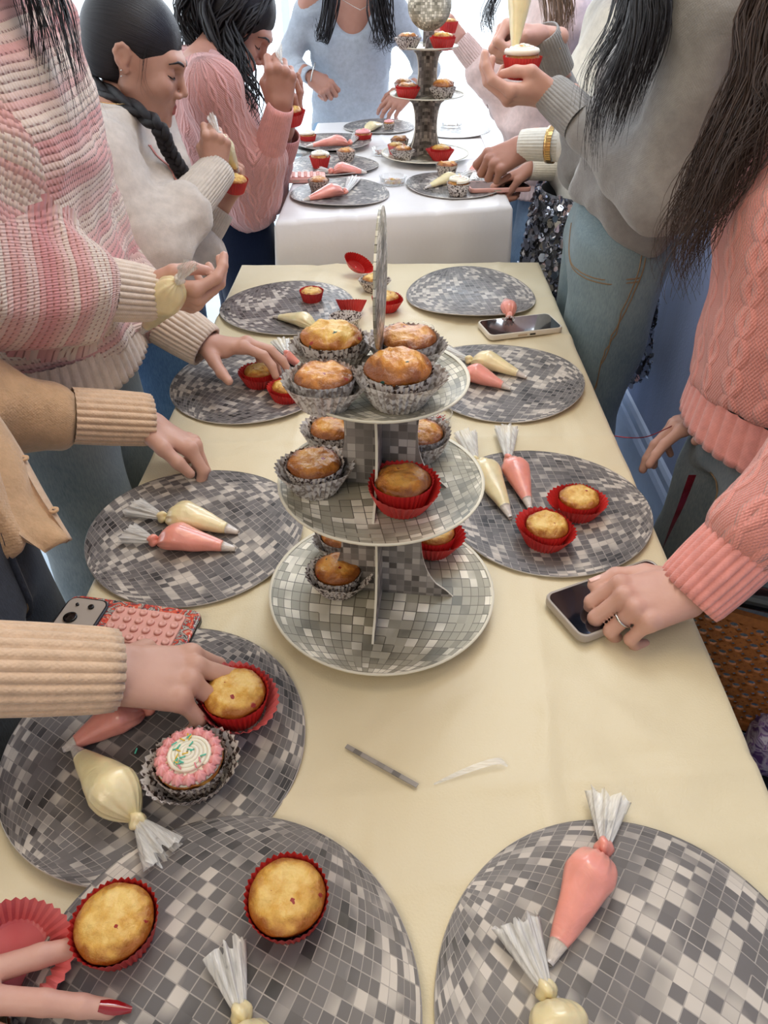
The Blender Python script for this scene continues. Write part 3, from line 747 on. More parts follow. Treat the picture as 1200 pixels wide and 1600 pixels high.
bag((858, 1505), (943, 1322), (952, 1243), 'pink', 'plump pink icing bag at lower right on its own placemat', 1, R=0.0215)
bag((905, 1740), (859, 1552), (808, 1440), 'cream', 'cream icing bag with knot at the bottom edge of the right placemat', 2, R=0.022)
bag((410, 1760), (376, 1588), (352, 1482), 'cream', 'cream icing bag whose tail and knot point away at the bottom edge', 3, R=0.021, tailw=0.014)
bag((113, 1166), (207, 1268), (256, 1335), 'cream', 'crumpled cream icing bag with long tail beside the frosted cupcake', 4, R=0.024, z=TZ + 0.0095)
bag((97, 1170), (222, 1100), (285, 1068), 'pink', 'slim pink icing bag lying under the ribbed cream sleeve', 5, R=0.021)
bag((373, 830), (257, 800), (208, 790), 'cream', 'cream icing bag behind the pink one on the left placemat', 6, R=0.0225)
bag((368, 856), (243, 836), (198, 832), 'pink', 'pink icing bag in front of the cream one on the left placemat', 7, R=0.0215)
bag((798, 807), (746, 715), (728, 676), 'cream', 'cream icing bag pointing to the viewer, right of the stand', 8, R=0.022)
bag((829, 793), (797, 712), (791, 668), 'pink', 'pink icing bag beside the cream one, right of the stand', 9, R=0.0205, z=TZ + 0.006)
bag((823, 588), (737, 556), (690, 545), 'cream', 'cream icing bag behind the pink one on the mat right behind the stand', 10, R=0.0215)
bag((798, 606), (722, 578), (686, 566), 'pink', 'pink icing bag with white tip on the mat right behind the stand', 11, R=0.0215)
bag((427, 493), (492, 503), (517, 506), 'cream', 'cream icing bag beside the small red cupcake at the far end of near table', 12, R=0.019)
bag((490, 585), (450, 548), (438, 532), 'pink', 'pink icing bag peeking out from behind the top tier', 13, R=0.018)
bag((790, 466), (797, 486), (796, 500), 'pink', 'small crumpled pink bag lying on the white-cased phone', 14, R=0.018, z=TZ + 0.008, tailw=0.010)
GB = 'piping bags on the far table'
bag((472, 313), (537, 294), (553, 278), 'pink', 'pink icing bag on the nearest left mat of far table', 15, FZ + 0.006, R=0.021, group=GB)
bag((573, 268), (519, 262), (499, 265), 'pink', 'pink icing bag pointing right in front of the frosted red cupcake', 16, FZ + 0.006, R=0.020, group=GB)
bag((478, 228), (545, 218), (560, 208), 'pink', 'crumpled pink icing bag lying across the silver tray', 17, FZ + 0.018, R=0.020, group=GB)
bag((598, 193), (572, 200), (562, 205), 'cream', 'short cream icing bag at the far end of far table', 18, FZ + 0.006, R=0.020, group=GB)
bag((663, 293), (716, 272), (738, 268), 'cream', 'slender cream icing bag on the near right mat of far table', 19, FZ + 0.006, R=0.018, group=GB)
bag((732, 270), (745, 258), (752, 282), 'pink', 'crumpled pink icing bag half covered by clear plastic near the hands', 20, FZ + 0.008, R=0.013, group=GB, tailw=0.03)

# ================================================================ sprinkle cups, phones and small things
def cup(px, py, z, label, seed, cols, R=0.033, lidz=0.0):
    rs = random.Random(seed); p = at(px, py, Z=z + 0.008); r = empty('sprinkle_cup', (p[0], p[1], z + 0.002)); tag(r, label, 'cup', 'clear cups of sprinkles')
    V, F = lathe([(R * 0.86, 0.0), (R * 0.9, 0.001), (R, 0.018), (R * 1.05, 0.0185), (R * 1.05, 0.0195), (R * 0.97, 0.019), (R * 0.87, 0.002)], 40, None, True, True)
    mk('cup_wall', V, F, MAT['clear'], r)
    for ci, c in enumerate(cols):
        parts = []
        for i in range(60):
            a = rs.uniform(0, 6.28); q = R * 0.7 * math.sqrt(rs.random()); x, y = q * math.cos(a), q * math.sin(a); t = rs.uniform(0, 3.1); zz = 0.003 + rs.uniform(0, 0.004) + 0.003 * (1 - q / R)
            parts.append(tube([(x - 0.002 * math.cos(t), y - 0.002 * math.sin(t), zz), (x + 0.002 * math.cos(t), y + 0.002 * math.sin(t), zz + 0.001)], 0.0008, 5)[:2])
        V, F = join(parts); tag(mk('sprinkles', V, F, MAT['spr_' + c], r), kind='stuff')
cup(652, 522, TZ, 'clear cup of pastel sprinkles behind the near stand', 1, ('yellow', 'mint', 'orange', 'pinks'))
cup(678, 655, TZ, 'clear cup of red and white sprinkles beside the near stand', 2, ('redbit', 'white'), 0.030)
cup(614, 283, FZ, 'clear cup of golden sprinkles at the front of the far table', 3, ('yellow', 'orange'), 0.038)
cup(598, 238, FZ, 'clear cup of dark sprinkles left of the far stand', 4, ('redbit', 'orange', 'white'), 0.034)
cup(706, 194, FZ + 0.004, 'wide clear dish of pale sprinkles behind the far stand', 5, ('white', 'pinks', 'yellow'), 0.040)
def rrect(w, h, r, n=7):
    P = []
    for cx, cy, a0 in ((w - r, h - r, 0), (-w + r, h - r, PI / 2), (-w + r, -h + r, PI), (w - r, -h + r, 1.5 * PI)):
        for i in range(n): a = a0 + PI / 2 * i / (n - 1); P.append((cx + r * math.cos(a), cy + r * math.sin(a)))
    return P
def slab(w, h, r, levels):
    """levels: (z, inset)"""
    V = []; n = 28
    for z, ins in levels:
        V += [(x, y, z) for x, y in rrect(w - ins, h - ins, max(r - ins, 0.0005))]
    F = [f[::-1] for f in grid_faces(len(levels), n, False, True)]; F = [f[::-1] for f in F]
    F.append(tuple(range(n))[::-1]); F.append(tuple(range((len(levels) - 1) * n, len(levels) * n)))
    return V, F
def phone(p, ang, label, case, face='screen', L=0.158, W=0.078, tilt=(0, 0)):
    r = empty('phone', p, ang); tag(r, label, 'phone'); r.rotation_euler = (tilt[0], tilt[1], ang)
    w, h = L / 2, W / 2
    mk('phone_case', *slab(w, h, 0.012, [(0.0, 0.002), (0.001, 0.0005), (0.003, 0), (0.010, 0), (0.0118, 0.0008), (0.0122, 0.002), (0.0115, 0.0032)]), MAT[case], r)
    if face == 'screen':
        mk('screen', *slab(w - 0.0034, h - 0.0034, 0.010, [(0.0105, 0), (0.0119, 0.0003)]), MAT['screen'], r, False)
    mk('button', *box(-0.02, 0.0, -h - 0.0006, -h + 0.001, 0.004, 0.0075), MAT['case_gold'], r, False)
    return r
p = at(812, 511, Z=TZ + 0.008); phone((p[0], p[1], TZ + 0.003), 0.27, 'phone with dark screen in a cream white case near the far end', 'case_white', L=0.163)
mk('charging_port', *box(0.006, 0.018, -0.0402, -0.039, 0.004, 0.007), MAT['black_plastic'], bpy.data.objects['phone'], False)
p = at(877, 966, Z=TZ + 0.012); PH = phone((p[0] + 0.0825 * math.cos(.44), p[1] + 0.0825 * math.sin(.44), TZ + 0.004), 0.44, 'phone with glossy dark blue screen held flat by a hand with a ring', 'case_clear', L=0.165, W=0.08)
p = at(777, 292, Z=FZ + 0.012); phone((p[0] + 0.002, p[1], FZ + 0.007), 0.12, 'pink-cased phone on the far table under two hands', 'case_pink', L=0.17, W=0.08)
p = at(468, 277, Z=FZ + 0.01); ph = phone((p[0], p[1], FZ + 0.003), 0.1, 'phone face down with a pink suction pad on the far table', 'case_pink', face=None, L=0.15, W=0.075)
def pops(r, nx, ny, w, h, z, m='case_pink'):
    V0, F0 = slab(w, h, 0.006, [(z - 0.001, 0), (z + 0.0012, 0), (z + 0.0018, 0.0006)]); mk('suction_pad', V0, F0, MAT[m], r, False)
    for i in range(nx):
        for j in range(ny):
            V, F = lathe([(0.0048, 0), (0.0046, 0.0022), (0.0036, 0.003), (0.0020, 0.0026), (0.001, 0.0022)], 14)
            x = -w + w * 2 * (i + 0.5) / nx; y = -h + h * 2 * (j + 0.5) / ny
            mk('suction_cup', [(a + x, b + y, c + z + 0.0016) for a, b, c in V], F, MAT[m], r)
pops(ph, 7, 4, 0.062, 0.030, 0.0125)
p = at(212, 975, Z=TZ + 0.01); ph = phone((p[0] - 0.012, p[1] - 0.010, TZ + 0.003), -0.16, 'phone face down in floral red and blue case with pink suction pad', 'floral', face=None, L=0.168, W=0.082)
mk('bumper', *slab(0.0846, 0.0416, 0.013, [(0.001, 0.001), (0.003, 0), (0.009, 0), (0.0105, 0.001)]), MAT['black_plastic'], ph, False)
V, F = slab(0.026, 0.035, 0.011, [(0.0121, 0), (0.0148, 0), (0.0155, 0.001)]); o = mk('camera_rim', V, F, MAT['black_plastic'], ph, False); o.location = (-0.056, 0, 0)
V, F = slab(0.0235, 0.0325, 0.009, [(0.0150, 0), (0.0160, 0)]); o = mk('camera_plate', V, F, MAT['case_clear'], ph, False); o.location = (-0.056, 0, 0)
for cx, cy, rr in ((-0.064, 0.0, 0.008), (-0.047, -0.018, 0.008), (-0.048, 0.020, 0.0035), (-0.066, 0.021, 0.002)):
    V, F = lathe([(rr, 0), (rr, 0.0022), (rr * 0.8, 0.0026)], 20); mk('camera_lens', [(a + cx, b + cy, c + 0.0160) for a, b, c in V], F, MAT['cam_glass'], ph)
o = empty('suction_grip'); o.parent = ph; o.location = (0.024, 0.004, 0); pops(o, 6, 4, 0.044, 0.026, 0.0125)
# shiny tray on the far table
def tray():
    p = at(488, 238, Z=FZ); r = empty('serving_tray', (p[0], p[1], FZ + 0.002), 0.05); tag(r, 'shallow silver metal tray under the pink bag on far table', 'tray')
    mk('tray_base', *slab(0.12, 0.075, 0.012, [(0.0, 0.008), (0.010, 0.0), (0.0115, 0.0), (0.0112, 0.002), (0.009, 0.006)]), MAT['metal'], r, False)
tray()
def strip():
    a, b = at(541, 1168, Z=TZ + 0.003), at(652, 1230, Z=TZ + 0.003); d = b - a; L = np.linalg.norm(d); V, F = box(0, L, -0.0024, 0.0024, 0, 0.0012)
    o = mk('paper_strip', V, F, MAT['checker'], None, False, [(v[0] * 1.0, v[1] + 0.005) for v in V]); o.location = (a[0], a[1], TZ + 0.005); o.rotation_euler = (0, 0, math.atan2(d[1], d[0])); tag(o, 'thin strip of checkered silver card on the open cloth', 'paper strip')
strip()
P = bez([at(678, 1226, Z=TZ + 0.003), at(730, 1204, Z=TZ + 0.005), at(776, 1190, Z=TZ + 0.007), at(793, 1198, Z=TZ + 0.003)], 14)
V = []; 
for i, q in enumerate(P):
    w = 0.0035 * math.sin(PI * (i + 0.6) / 14.5); V += [q + A_(0.2 * w, w, 0.002), q - A_(0.2 * w, w, 0.0)]
tag(mk('plastic_strip', V, [(2 * i, 2 * i + 1, 2 * i + 3, 2 * i + 2) for i in range(13)], MAT['bag_plastic']), 'curled sliver of shiny clear plastic on the open cloth', 'plastic strip')
# stray sprinkles on the frosted cupcake's placemat
for px, py, c in ((212, 1172, 'mint'), (367, 1187, 'mint'), (221, 1230, 'white'), (330, 1080, 'yellow'), (338, 1092, 'pinks')):
    q = at(px, py, Z=TZ + 0.010); t = px; o = mk('sprinkle', *tube([(-0.003 * math.cos(t), -0.003 * math.sin(t), 0), (0.003 * math.cos(t), 0.003 * math.sin(t), 0)], 0.0009, 8)[:2], MAT['spr_' + c])
    o.location = (q[0], q[1], TZ + 0.0085); tag(o, {'mint': 'mint green', 'white': 'white', 'yellow': 'yellow', 'pinks': 'pink'}[c] + ' sprinkle dropped on placemat ' + ('beside the sleeve' if px == 212 else 'right of the frosted cupcake' if px == 367 else 'by the cream bag' if px == 221 else 'near the red cupcake'), 'sprinkle', 'stray sprinkles')
# ================================================================ smooth organic surfaces (distance fields meshed in numpy)
def _np(a): return np.asarray(a, np.float32)
def rc(a, b, ra, rb):
    a = _np(a); ab = _np(b) - a; L2 = float(ab @ ab) + 1e-12
    def f(P):
        q = P - a; t = np.clip((q @ ab) / L2, 0, 1)
        return np.sqrt(((q - t[:, None] * ab) ** 2).sum(1)) - (ra + (rb - ra) * t)
    f.b = (np.minimum(a, a + ab) - max(ra, rb), np.maximum(a, a + ab) + max(ra, rb)); return f
def ell(c, R, rad):
    """R rows are local axes"""
    c = _np(c); R = _np(R); rad = _np(rad)
    def f(P):
        q = (P - c) @ R.T; k = np.sqrt(((q / rad) ** 2).sum(1)) + 1e-6; g = np.sqrt(((q / rad ** 2) ** 2).sum(1)) + 1e-6
        return k * (k - 1) / g
    m = float(rad.max()); f.b = (c - m, c + m); return f
def loft(sta, lat, fwd, p=2.0):
    """sta: (centre, half width, half depth) from bottom to top"""
    Cn = _np([s[0] for s in sta]); A = _np([s[1] for s in sta]); B = _np([s[2] for s in sta]); lat = _np(lat); fwd = _np(fwd)
    ax = nrm(Cn[-1] - Cn[0]).astype(np.float32); T = (Cn - Cn[0]) @ ax; L = float(T[-1])
    def f(P):
        t = (P - Cn[0]) @ ax; tc = np.clip(t, 0, L)
        c = np.stack([np.interp(tc, T, Cn[:, k]) for k in range(3)], 1); a = np.interp(tc, T, A); b = np.interp(tc, T, B)
        r = P - c; u = np.abs(r @ lat) / a; w = np.abs(r @ fwd) / b
        e = ((u ** p + w ** p) ** (1 / p) - 1) * np.minimum(a, b)
        cap = np.maximum(-t, t - L) + 0.0
        k = 0.02; h = np.clip(0.5 + 0.5 * (e - cap) / k, 0, 1)
        return (cap * (1 - h) + e * h + k * h * (1 - h)).astype(np.float32)
    m = float(max(A.max(), B.max())); f.b = (Cn.min(0) - m, Cn.max(0) + m); return f
def smin(a, b, k):
    h = np.clip(0.5 + 0.5 * (b - a) / k, 0, 1); return b * (1 - h) + a * h - k * h * (1 - h)
def U(fs, k):
    def f(P):
        d = fs[0](P)
        for g in fs[1:]: d = smin(d, g(P), k) if k > 0 else np.minimum(d, g(P))
        return d
    f.b = (np.min([g.b[0] for g in fs], 0), np.max([g.b[1] for g in fs], 0)); return f
def sub(f, g, k):
    def r(P): return -smin(-f(P), g(P), k)
    r.b = f.b; return r
def disp(f, g):
    def r(P): return f(P) - g(P)
    r.b = (f.b[0] - 0.01, f.b[1] + 0.01); return r
def waves(seed, scale, amp, an=(1, 1, 1)):
    rs = np.random.RandomState(seed); K = rs.randn(7, 3) * np.array(an) * scale; ph = rs.uniform(0, 6.28, 7); K = K.astype(np.float32)
    def g(P):
        n = np.zeros(len(P), np.float32)
        for k, p in zip(K, ph): n += np.sin(P @ k + p)
        return amp * (1 - np.abs(n) / 2.2)
    return g
def surf(f, h, pad=0.0, B=8):
    lo = np.asarray(f.b[0], float) - pad - 2 * h; hi = np.asarray(f.b[1], float) + pad + 2 * h
    nb = np.maximum(1, np.ceil((hi - lo) / (h * B)).astype(int)); n = nb * B
    bi = np.stack(np.meshgrid(*[np.arange(k) for k in nb], indexing='ij'), -1).reshape(-1, 3)
    cc = (lo + (bi * B + B / 2 - 0.5) * h).astype(np.float32); dc = f(cc); rad = B * h * 0.9
    act = np.abs(dc) < rad * 1.5
    G = np.ones(tuple(nb) + (B, B, B), np.float32) * np.sign(dc).reshape(tuple(nb) + (1, 1, 1)) * rad
    off = np.stack(np.meshgrid(*[np.arange(B)] * 3, indexing='ij'), -1).reshape(-1, 3)
    ab = bi[act]
    for s in range(0, len(ab), 400):
        q = ab[s:s + 400]; P = (lo + ((q[:, None, :] * B + off[None]) * h)).reshape(-1, 3).astype(np.float32)
        G[q[:, 0], q[:, 1], q[:, 2]] = f(P).reshape(-1, B, B, B)
    G = G.transpose(0, 3, 1, 4, 2, 5).reshape(n)
    s = G < 0
    c8 = [s[i:n[0] - 1 + i, j:n[1] - 1 + j, k:n[2] - 1 + k] for i in (0, 1) for j in (0, 1) for k in (0, 1)]
    sm = sum(c.astype(np.int8) for c in c8); cell = (sm > 0) & (sm < 8); ci = np.argwhere(cell)
    idx = -np.ones(cell.shape, np.int64); idx[cell] = np.arange(len(ci))
    acc = np.zeros((len(ci), 3)); cnt = np.zeros(len(ci))
    cor = [(i, j, k) for i in (0, 1) for j in (0, 1) for k in (0, 1)]
    for a in range(8):
        for b in range(a + 1, 8):
            A0, B0 = np.array(cor[a]), np.array(cor[b])
            if np.abs(A0 - B0).sum() != 1: continue
            va = G[tuple((ci + A0).T)]; vb = G[tuple((ci + B0).T)]; m = (va < 0) != (vb < 0)
            t = np.where(m, va / np.where(m, va - vb, 1), 0); acc += np.where(m[:, None], A0 + t[:, None] * (B0 - A0), 0); cnt += m
    V = lo + (ci + acc / cnt[:, None]) * h
    F = []
    for ax in range(3):
        o = [0, 0, 0]; o[ax] = 1; o = np.array(o); u = np.roll([1, 0, 0], ax + 1); v = np.roll([1, 0, 0], ax + 2)
        sl0 = tuple(slice(1, n[k] - 1) for k in range(3)); sl1 = tuple(slice(1 + o[k], n[k] - 1 + o[k]) for k in range(3))
        e = np.argwhere(s[sl0] != s[sl1]) + 1; e = e[(e < n - 1).all(1)]
        q = np.stack([idx[tuple((e - du * u - dv * v).T)] for du, dv in ((0, 0), (1, 0), (1, 1), (0, 1))], 1)
        ins = s[tuple(e.T)]; q = q[(q >= 0).all(1)] if (q < 0).any() else q
        ins = ins[:len(q)]; q[~ins] = q[~ins][:, ::-1]; F.append(q)
    return V.astype(float), np.concatenate(F)
def mkq(name, V, F, m, parent=None, lay=None, mats=None):
    me = bpy.data.meshes.new(name); me.vertices.add(len(V)); me.vertices.foreach_set('co', np.asarray(V, np.float32).ravel())
    me.loops.add(len(F) * 4); me.loops.foreach_set('vertex_index', np.asarray(F, np.int32).ravel())
    me.polygons.add(len(F)); me.polygons.foreach_set('loop_start', np.arange(len(F), dtype=np.int32) * 4)
    me.polygons.foreach_set('loop_total', np.full(len(F), 4, np.int32)); me.polygons.foreach_set('use_smooth', np.ones(len(F), bool))
    if lay is not None:
        a = me.attributes.new('lay', 'FLOAT_VECTOR', 'CORNER' if isinstance(lay, Lay) else 'POINT'); a.data.foreach_set('vector', np.asarray(corner_lay(lay, F) if isinstance(lay, Lay) else lay, np.float32).ravel())
    me.materials.append(m); me.update(calc_edges=True); me.validate()
    o = bpy.data.objects.new(name, me); C.objects.link(o)
    if parent: o.parent = parent; o.matrix_parent_inverse = parent.matrix_world.inverted() if False else Matrix.Translation(-Vector(parent.location))
    return o
class Lay(list): pass
def chain_lay(V, chains):
    """each chain: (points, radii, reference). layout coordinates (around, along, chain) for every limb segment, and the nearest segment"""
    V = np.asarray(V); best = np.full(len(V), 1e9); who = np.zeros(len(V), int); out = Lay(); k = 0; out.per = []
    for ci, (pts, rad, ref) in enumerate(chains):
        s0 = 0.0
        for a, b, ra, rb in zip(pts[:-1], pts[1:], rad[:-1], rad[1:]):
            a = np.array(a); ab = np.array(b) - a; L = np.linalg.norm(ab); ax = ab / L; q = V - a; t = np.clip(q @ ax / L, 0, 1)
            r = q - (t * L)[:, None] * ax; d = np.linalg.norm(r, axis=1) - (ra + (rb - ra) * t)
            e1 = nrm(np.array(ref) - ax * (np.array(ref) @ ax)); e2 = np.cross(ax, e1); an = np.arctan2(r @ e2, r @ e1); m = d < best; best[m] = d[m]; who[m] = k
            out.append(np.stack([an * (ra + rb) / 2, s0 + (q @ ax), np.full(len(V), ci)], 1)); out.per.append(PI * (ra + rb)); s0 += L; k += 1
    out.who = who; return out
def corner_lay(lay, F):
    F = np.asarray(F); w = lay.who[F[:, 0]]; A = np.stack(lay)            # segment, vertex, 3
    R = A[w[:, None], F]; per = np.array(lay.per)[w][:, None]; u0 = R[:, :1, 0]; du = R[:, :, 0] - u0; R[:, :, 0] -= np.round(du / per) * per
    return R.reshape(-1, 3)
# ---------------------------------------------------------------- hands
def rot_(v, ax, a):
    ax = nrm(ax); v = np.array(v, float); return v * math.cos(a) + np.cross(ax, v) * math.sin(a) + ax * (ax @ v) * (1 - math.cos(a))
THUMB = {  # local points: MCP, IP, TIP (x to the fingers, y to the thumb side, z to the back of the hand)
    'rest': ((.050, .046, -.014), (.080, .052, -.022), (.103, .050, -.030)),
    'tuck': ((.052, .036, -.026), (.078, .022, -.040), (.096, .006, -.046)),
    'wide': ((.040, .056, -.016), (.062, .080, -.026), (.082, .098, -.036)),
    'pinch': ((.052, .038, -.028), (.082, .036, -.046), (.106, .030, -.054)),
    'down': ((.042, .048, -.024), (.066, .056, -.048), (.082, .056, -.072)),
    'over': ((.048, .040, -.026), (.076, .024, -.044), (.098, .012, -.050))}
def hand(W, x, n, side, curl, spread=(8, 2, -4, -10), thumb='rest', s=0.95):
    """curl: 4 x (mcp, pip, dip) degrees. returns the distance function and the nail frames"""
    W = np.array(W, float); x = nrm(x); n = np.array(n, float); n = nrm(n - x * (n @ x)); y = np.cross(n, x) * side
    L = lambda p: W + (x * p[0] + y * p[1] + n * p[2]) * s
    mcp = [(.086, .027, -.001), (.090, .008, .002), (.085, -.011, .001), (.076, -.028, -.004)]
    ln = [(.040, .024, .020), (.044, .028, .021), (.041, .026, .020), (.032, .019, .018)]
    rr = [(.0102, .0092, .0083, .0071), (.0104, .0093, .0084, .0072), (.0099, .0088, .0079, .0068), (.0088, .0078, .0070, .0062)]
    fing = []; nails = []; tips = []
    for i in range(4):
        sp = math.radians(spread[i]); f = x * math.cos(sp) + y * math.sin(sp); p = L(mcp[i]); ang = 0; seg = []
        hinge = nrm(np.cross(f, n))
        for j in range(3):
            ang += math.radians(curl[i][j]); d = f * math.cos(ang) - n * math.sin(ang)
            q = p + d * ln[i][j] * s; seg.append(rc(p, q, rr[i][j] * s, rr[i][j + 1] * s)); 
            if j == 2: nails.append((q - d * .004 * s + (f * math.sin(ang) + n * math.cos(ang)) * rr[i][3] * s * 1.12, d, f * math.sin(ang) + n * math.cos(ang), hinge, rr[i][3] * s)); tips.append(q)
            p = q
        fing.append(U(seg, .003))
    th = THUMB[thumb] if isinstance(thumb, str) else thumb
    t0 = L((.018, .020, -.010)); t1, t2, t3 = [L(q) for q in th]
    tf = U([rc(t0, t1, .0150 * s, .0118 * s), rc(t1, t2, .0112 * s, .0098 * s), rc(t2, t3, .0100 * s, .0078 * s)], .005)
    dt = nrm(t3 - t2); nn = nrm(np.cross(dt, np.cross(n, dt)) * 0.6 + y * 0.5); nn = nrm(nn - dt * (nn @ dt)); nails.append((t3 - dt * .004 * s + nn * .0084 * s, dt, nn, np.cross(dt, nn), .0078 * s))
    palm = [rc(L((-.03, .010, 0)), L((.02, .010, 0)), .0175 * s, .0165 * s), rc(L((-.03, -.010, 0)), L((.02, -.010, 0)), .0175 * s, .0160 * s)]
    for i, m in enumerate(mcp): palm.append(rc(L((.018, m[1] * .55, -.003)), L((m[0] - .004, m[1], m[2] - .003)), .0150 * s, .0112 * s))
    palm.append(rc(L((.03, .018, -.012)), L((.05, .026, -.012)), .014 * s, .011 * s)); palm.append(rc(L((.02, -.018, -.010)), L((.06, -.022, -.010)), .013 * s, .010 * s))
    pf = U(palm, .010); ff = U(fing, .0012)
    knk = U([ell(L((m[0], m[1], m[2] + .0035)), (x, y, n), (.009 * s, .0075 * s, .0080 * s)) for m in mcp], .002)
    def f(P):
        d = smin(pf(P), knk(P), .006); d = smin(d, ff(P), .008 * s); return smin(d, tf(P), .007 * s)
    bs = [g.b for g in (pf, ff, tf)]; f.b = (np.min([b[0] for b in bs], 0), np.max([b[1] for b in bs], 0))
    f.nails = nails; f.tips = tips; f.L = L; return f
# ---------------------------------------------------------------- head
def head_parts(c, f, u, s=1.0, smile=0):
    """c: middle of the head, f: facing, u: up"""
    c = np.array(c, float); f = nrm(f); u = np.array(u, float); u = nrm(u - f * (u @ f)); r = np.cross(f, u)
    L = lambda a, b, d: c + (r * a + f * b + u * d) * s
    R = (r, f, u)
    fs = [ell(L(0, -.012, .030), R, np.array((.074, .094, .084)) * s), ell(L(0, .022, -.020), R, np.array((.064, .066, .080)) * s),
          ell(L(0, .036, -.070), R, np.array((.046, .046, .042)) * s)]
    base = U(fs, .03 * s)
    add = U([rc(L(0, .070, -.102), L(0, .066, -.100), .017 * s, .017 * s),
             rc(L(-.034, .048, -.080), L(-.052, .004, -.050), .014 * s, .016 * s), rc(L(.034, .048, -.080), L(.052, .004, -.050), .014 * s, .016 * s),
             rc(L(-.040, .066, -.028), L(-.044, .056, -.036), .019 * s, .018 * s), rc(L(.040, .066, -.028), L(.044, .056, -.036), .019 * s, .018 * s),
             rc(L(-.034, .078, .024), L(-.008, .086, .020), .009 * s, .010 * s), rc(L(.034, .078, .024), L(.008, .086, .020), .009 * s, .010 * s)], .012 * s)
    nose = U([rc(L(0, .084, .010), L(0, .104, -.032), .0062 * s, .0086 * s), ell(L(-.011, .094, -.040), R, np.array((.0075, .009, .0065)) * s), ell(L(.011, .094, -.040), R, np.array((.0075, .009, .0065)) * s)], .007 * s)
    lips = U([rc(L(-.019, .076, -.066), L(0, .0865, -.0635), .0034 * s, .0056 * s), rc(L(.019, .076, -.066), L(0, .0865, -.0635), .0034 * s, .0056 * s),
              rc(L(-.017, .074, -.071), L(0, .0845, -.0745), .0036 * s, .0064 * s), rc(L(.017, .074, -.071), L(0, .0845, -.0745), .0036 * s, .0064 * s)], .0035 * s)
    sock = U([ell(L(sx * .031, .088, .000), R, np.array((.017, .013, .012)) * s) for sx in (-1, 1)], .002)
    lids = U([ell(L(sx * .031, .0715, -.001), R, np.array((.0155, .0135, .0125)) * s) for sx in (-1, 1)], .002)
    ears = []
    for sx in (-1, 1):
        pts = [(.071, -.002, -.020), (.075, -.008, -.016), (.080, -.019, -.004), (.083, -.025, .010), (.083, -.021, .021), (.080, -.012, .026), (.077, -.003, .022), (.074, .002, .012)]
        P = [L(sx * a, b, d) for a, b, d in pts]
        ears += [rc(P[i], P[i + 1], .0040 * s, .0040 * s) for i in range(len(P) - 1)] + [ell(L(sx * .075, -.011, .004), R, np.array((.0072, .0145, .0215)) * s), ell(L(sx * .0740, -.003, -.019), R, np.array((.0048, .0075, .008)) * s)]
    ear = sub(U(ears, .005 * s), U([ell(L(sx * .087, -.008, .003), R, np.array((.0085, .0085, .0130)) * s) for sx in (-1, 1)], .001), .003)
    def F(P):
        d = smin(base(P), add(P), .02 * s); d = -smin(-d, sock(P), .010 * s); d = smin(d, lids(P), .003 * s)
        d = smin(d, nose(P), .009 * s); d = smin(d, lips(P), .004 * s); return smin(d, ear(P), .004 * s)
    F.b = (np.min([base.b[0], nose.b[0], ear.b[0]], 0), np.max([base.b[1], nose.b[1], ear.b[1]], 0)); F.L = L; F.R = R; F.lips = lips; F.lids = lids; F.s = s; return F
# ---------------------------------------------------------------- body and clothes materials
def skin(name, rgb):
    M = Mat(name, 0.48, Subsurface_Weight=0.10, Specular_IOR_Level=0.4); M.b.inputs['Subsurface Scale'].default_value = 0.012
    M.b.inputs['Subsurface Radius'].default_value = (1, 0.35, 0.2)
    v = M.src(); c = lin(*rgb); M.col(M.ramp(M.noise(v, 22, 4), [(0.3, [c[0] * .93, c[1] * .86, c[2] * .84]), (0.7, [min(1, k * 1.05) for k in c])]))
    M.bump(M.noise(v, 260, 3), 0.12, 0.001); return M.m
def knit_plain(name, rgb, rib=0.0, fuzz=0.5):
    M = Mat(name, 0.9, Sheen_Weight=0.4, Specular_IOR_Level=0.15); M.b.inputs['Sheen Roughness'].default_value = 0.5; v = M.src(); L = M.lay(); x, y, z = M.sep(L); c = lin(*rgb)
    n = M.noise(v, 60, 4, 0.65); M.col(M.ramp(n, [(0.3, [k * .86 for k in c]), (0.7, [min(1, k * 1.07) for k in c])]))
    st = ((x * 1500.0).sin() * (y * 1500.0).sin()) * 0.3
    h = M.noise(v, 240, 2) * fuzz + st * (0.5 if not rib else 0.2)
    if rib: h = h + (x * (2 * PI / rib)).sin() * 0.8
    M.bump(h, 0.5, 0.0016); return M.m
def knit_stripe(name):
    M = Mat(name, 0.9, Sheen_Weight=0.4, Specular_IOR_Level=0.1); v = M.src(); L = M.lay(); x, y, z = M.sep(L)
    row = (y + M.noise(v, 9, 2) * 0.006) * (1 / 0.0088); k = row.floor(); fr = row.fract()
    big = (k * 1.15).sin() * 0.4 + (k * 0.33 + 1.0).sin() * 0.35 + (M.white(M.comb(k, 1.0, 2.0)) - 0.5) * 0.5
    col = M.ramp((big * 0.5 + 0.5).cl(), [(0.0, lin(232, 214, 200)), (0.30, lin(228, 206, 190)), (0.48, lin(230, 196, 186)), (0.66, lin(224, 170, 164)), (1.0, lin(216, 148, 148))])
    # open-work holes along each row, slanting
    hole = ((x * (1 / 0.0075) + k * 0.5 + fr * 0.5).fract() - 0.5).abs().lt(0.20) * (fr - 0.14).abs().lt(0.13)
    M.col(M.mix(hole * 0.75, col, lin(150, 96, 90)))
    h = (fr * PI).sin() * 0.9 - hole * 0.8 + ((x * (2 * PI / 0.0038) + y * 400.0).sin()) * 0.22
    M.bump(h, 0.7, 0.0028); return M.m
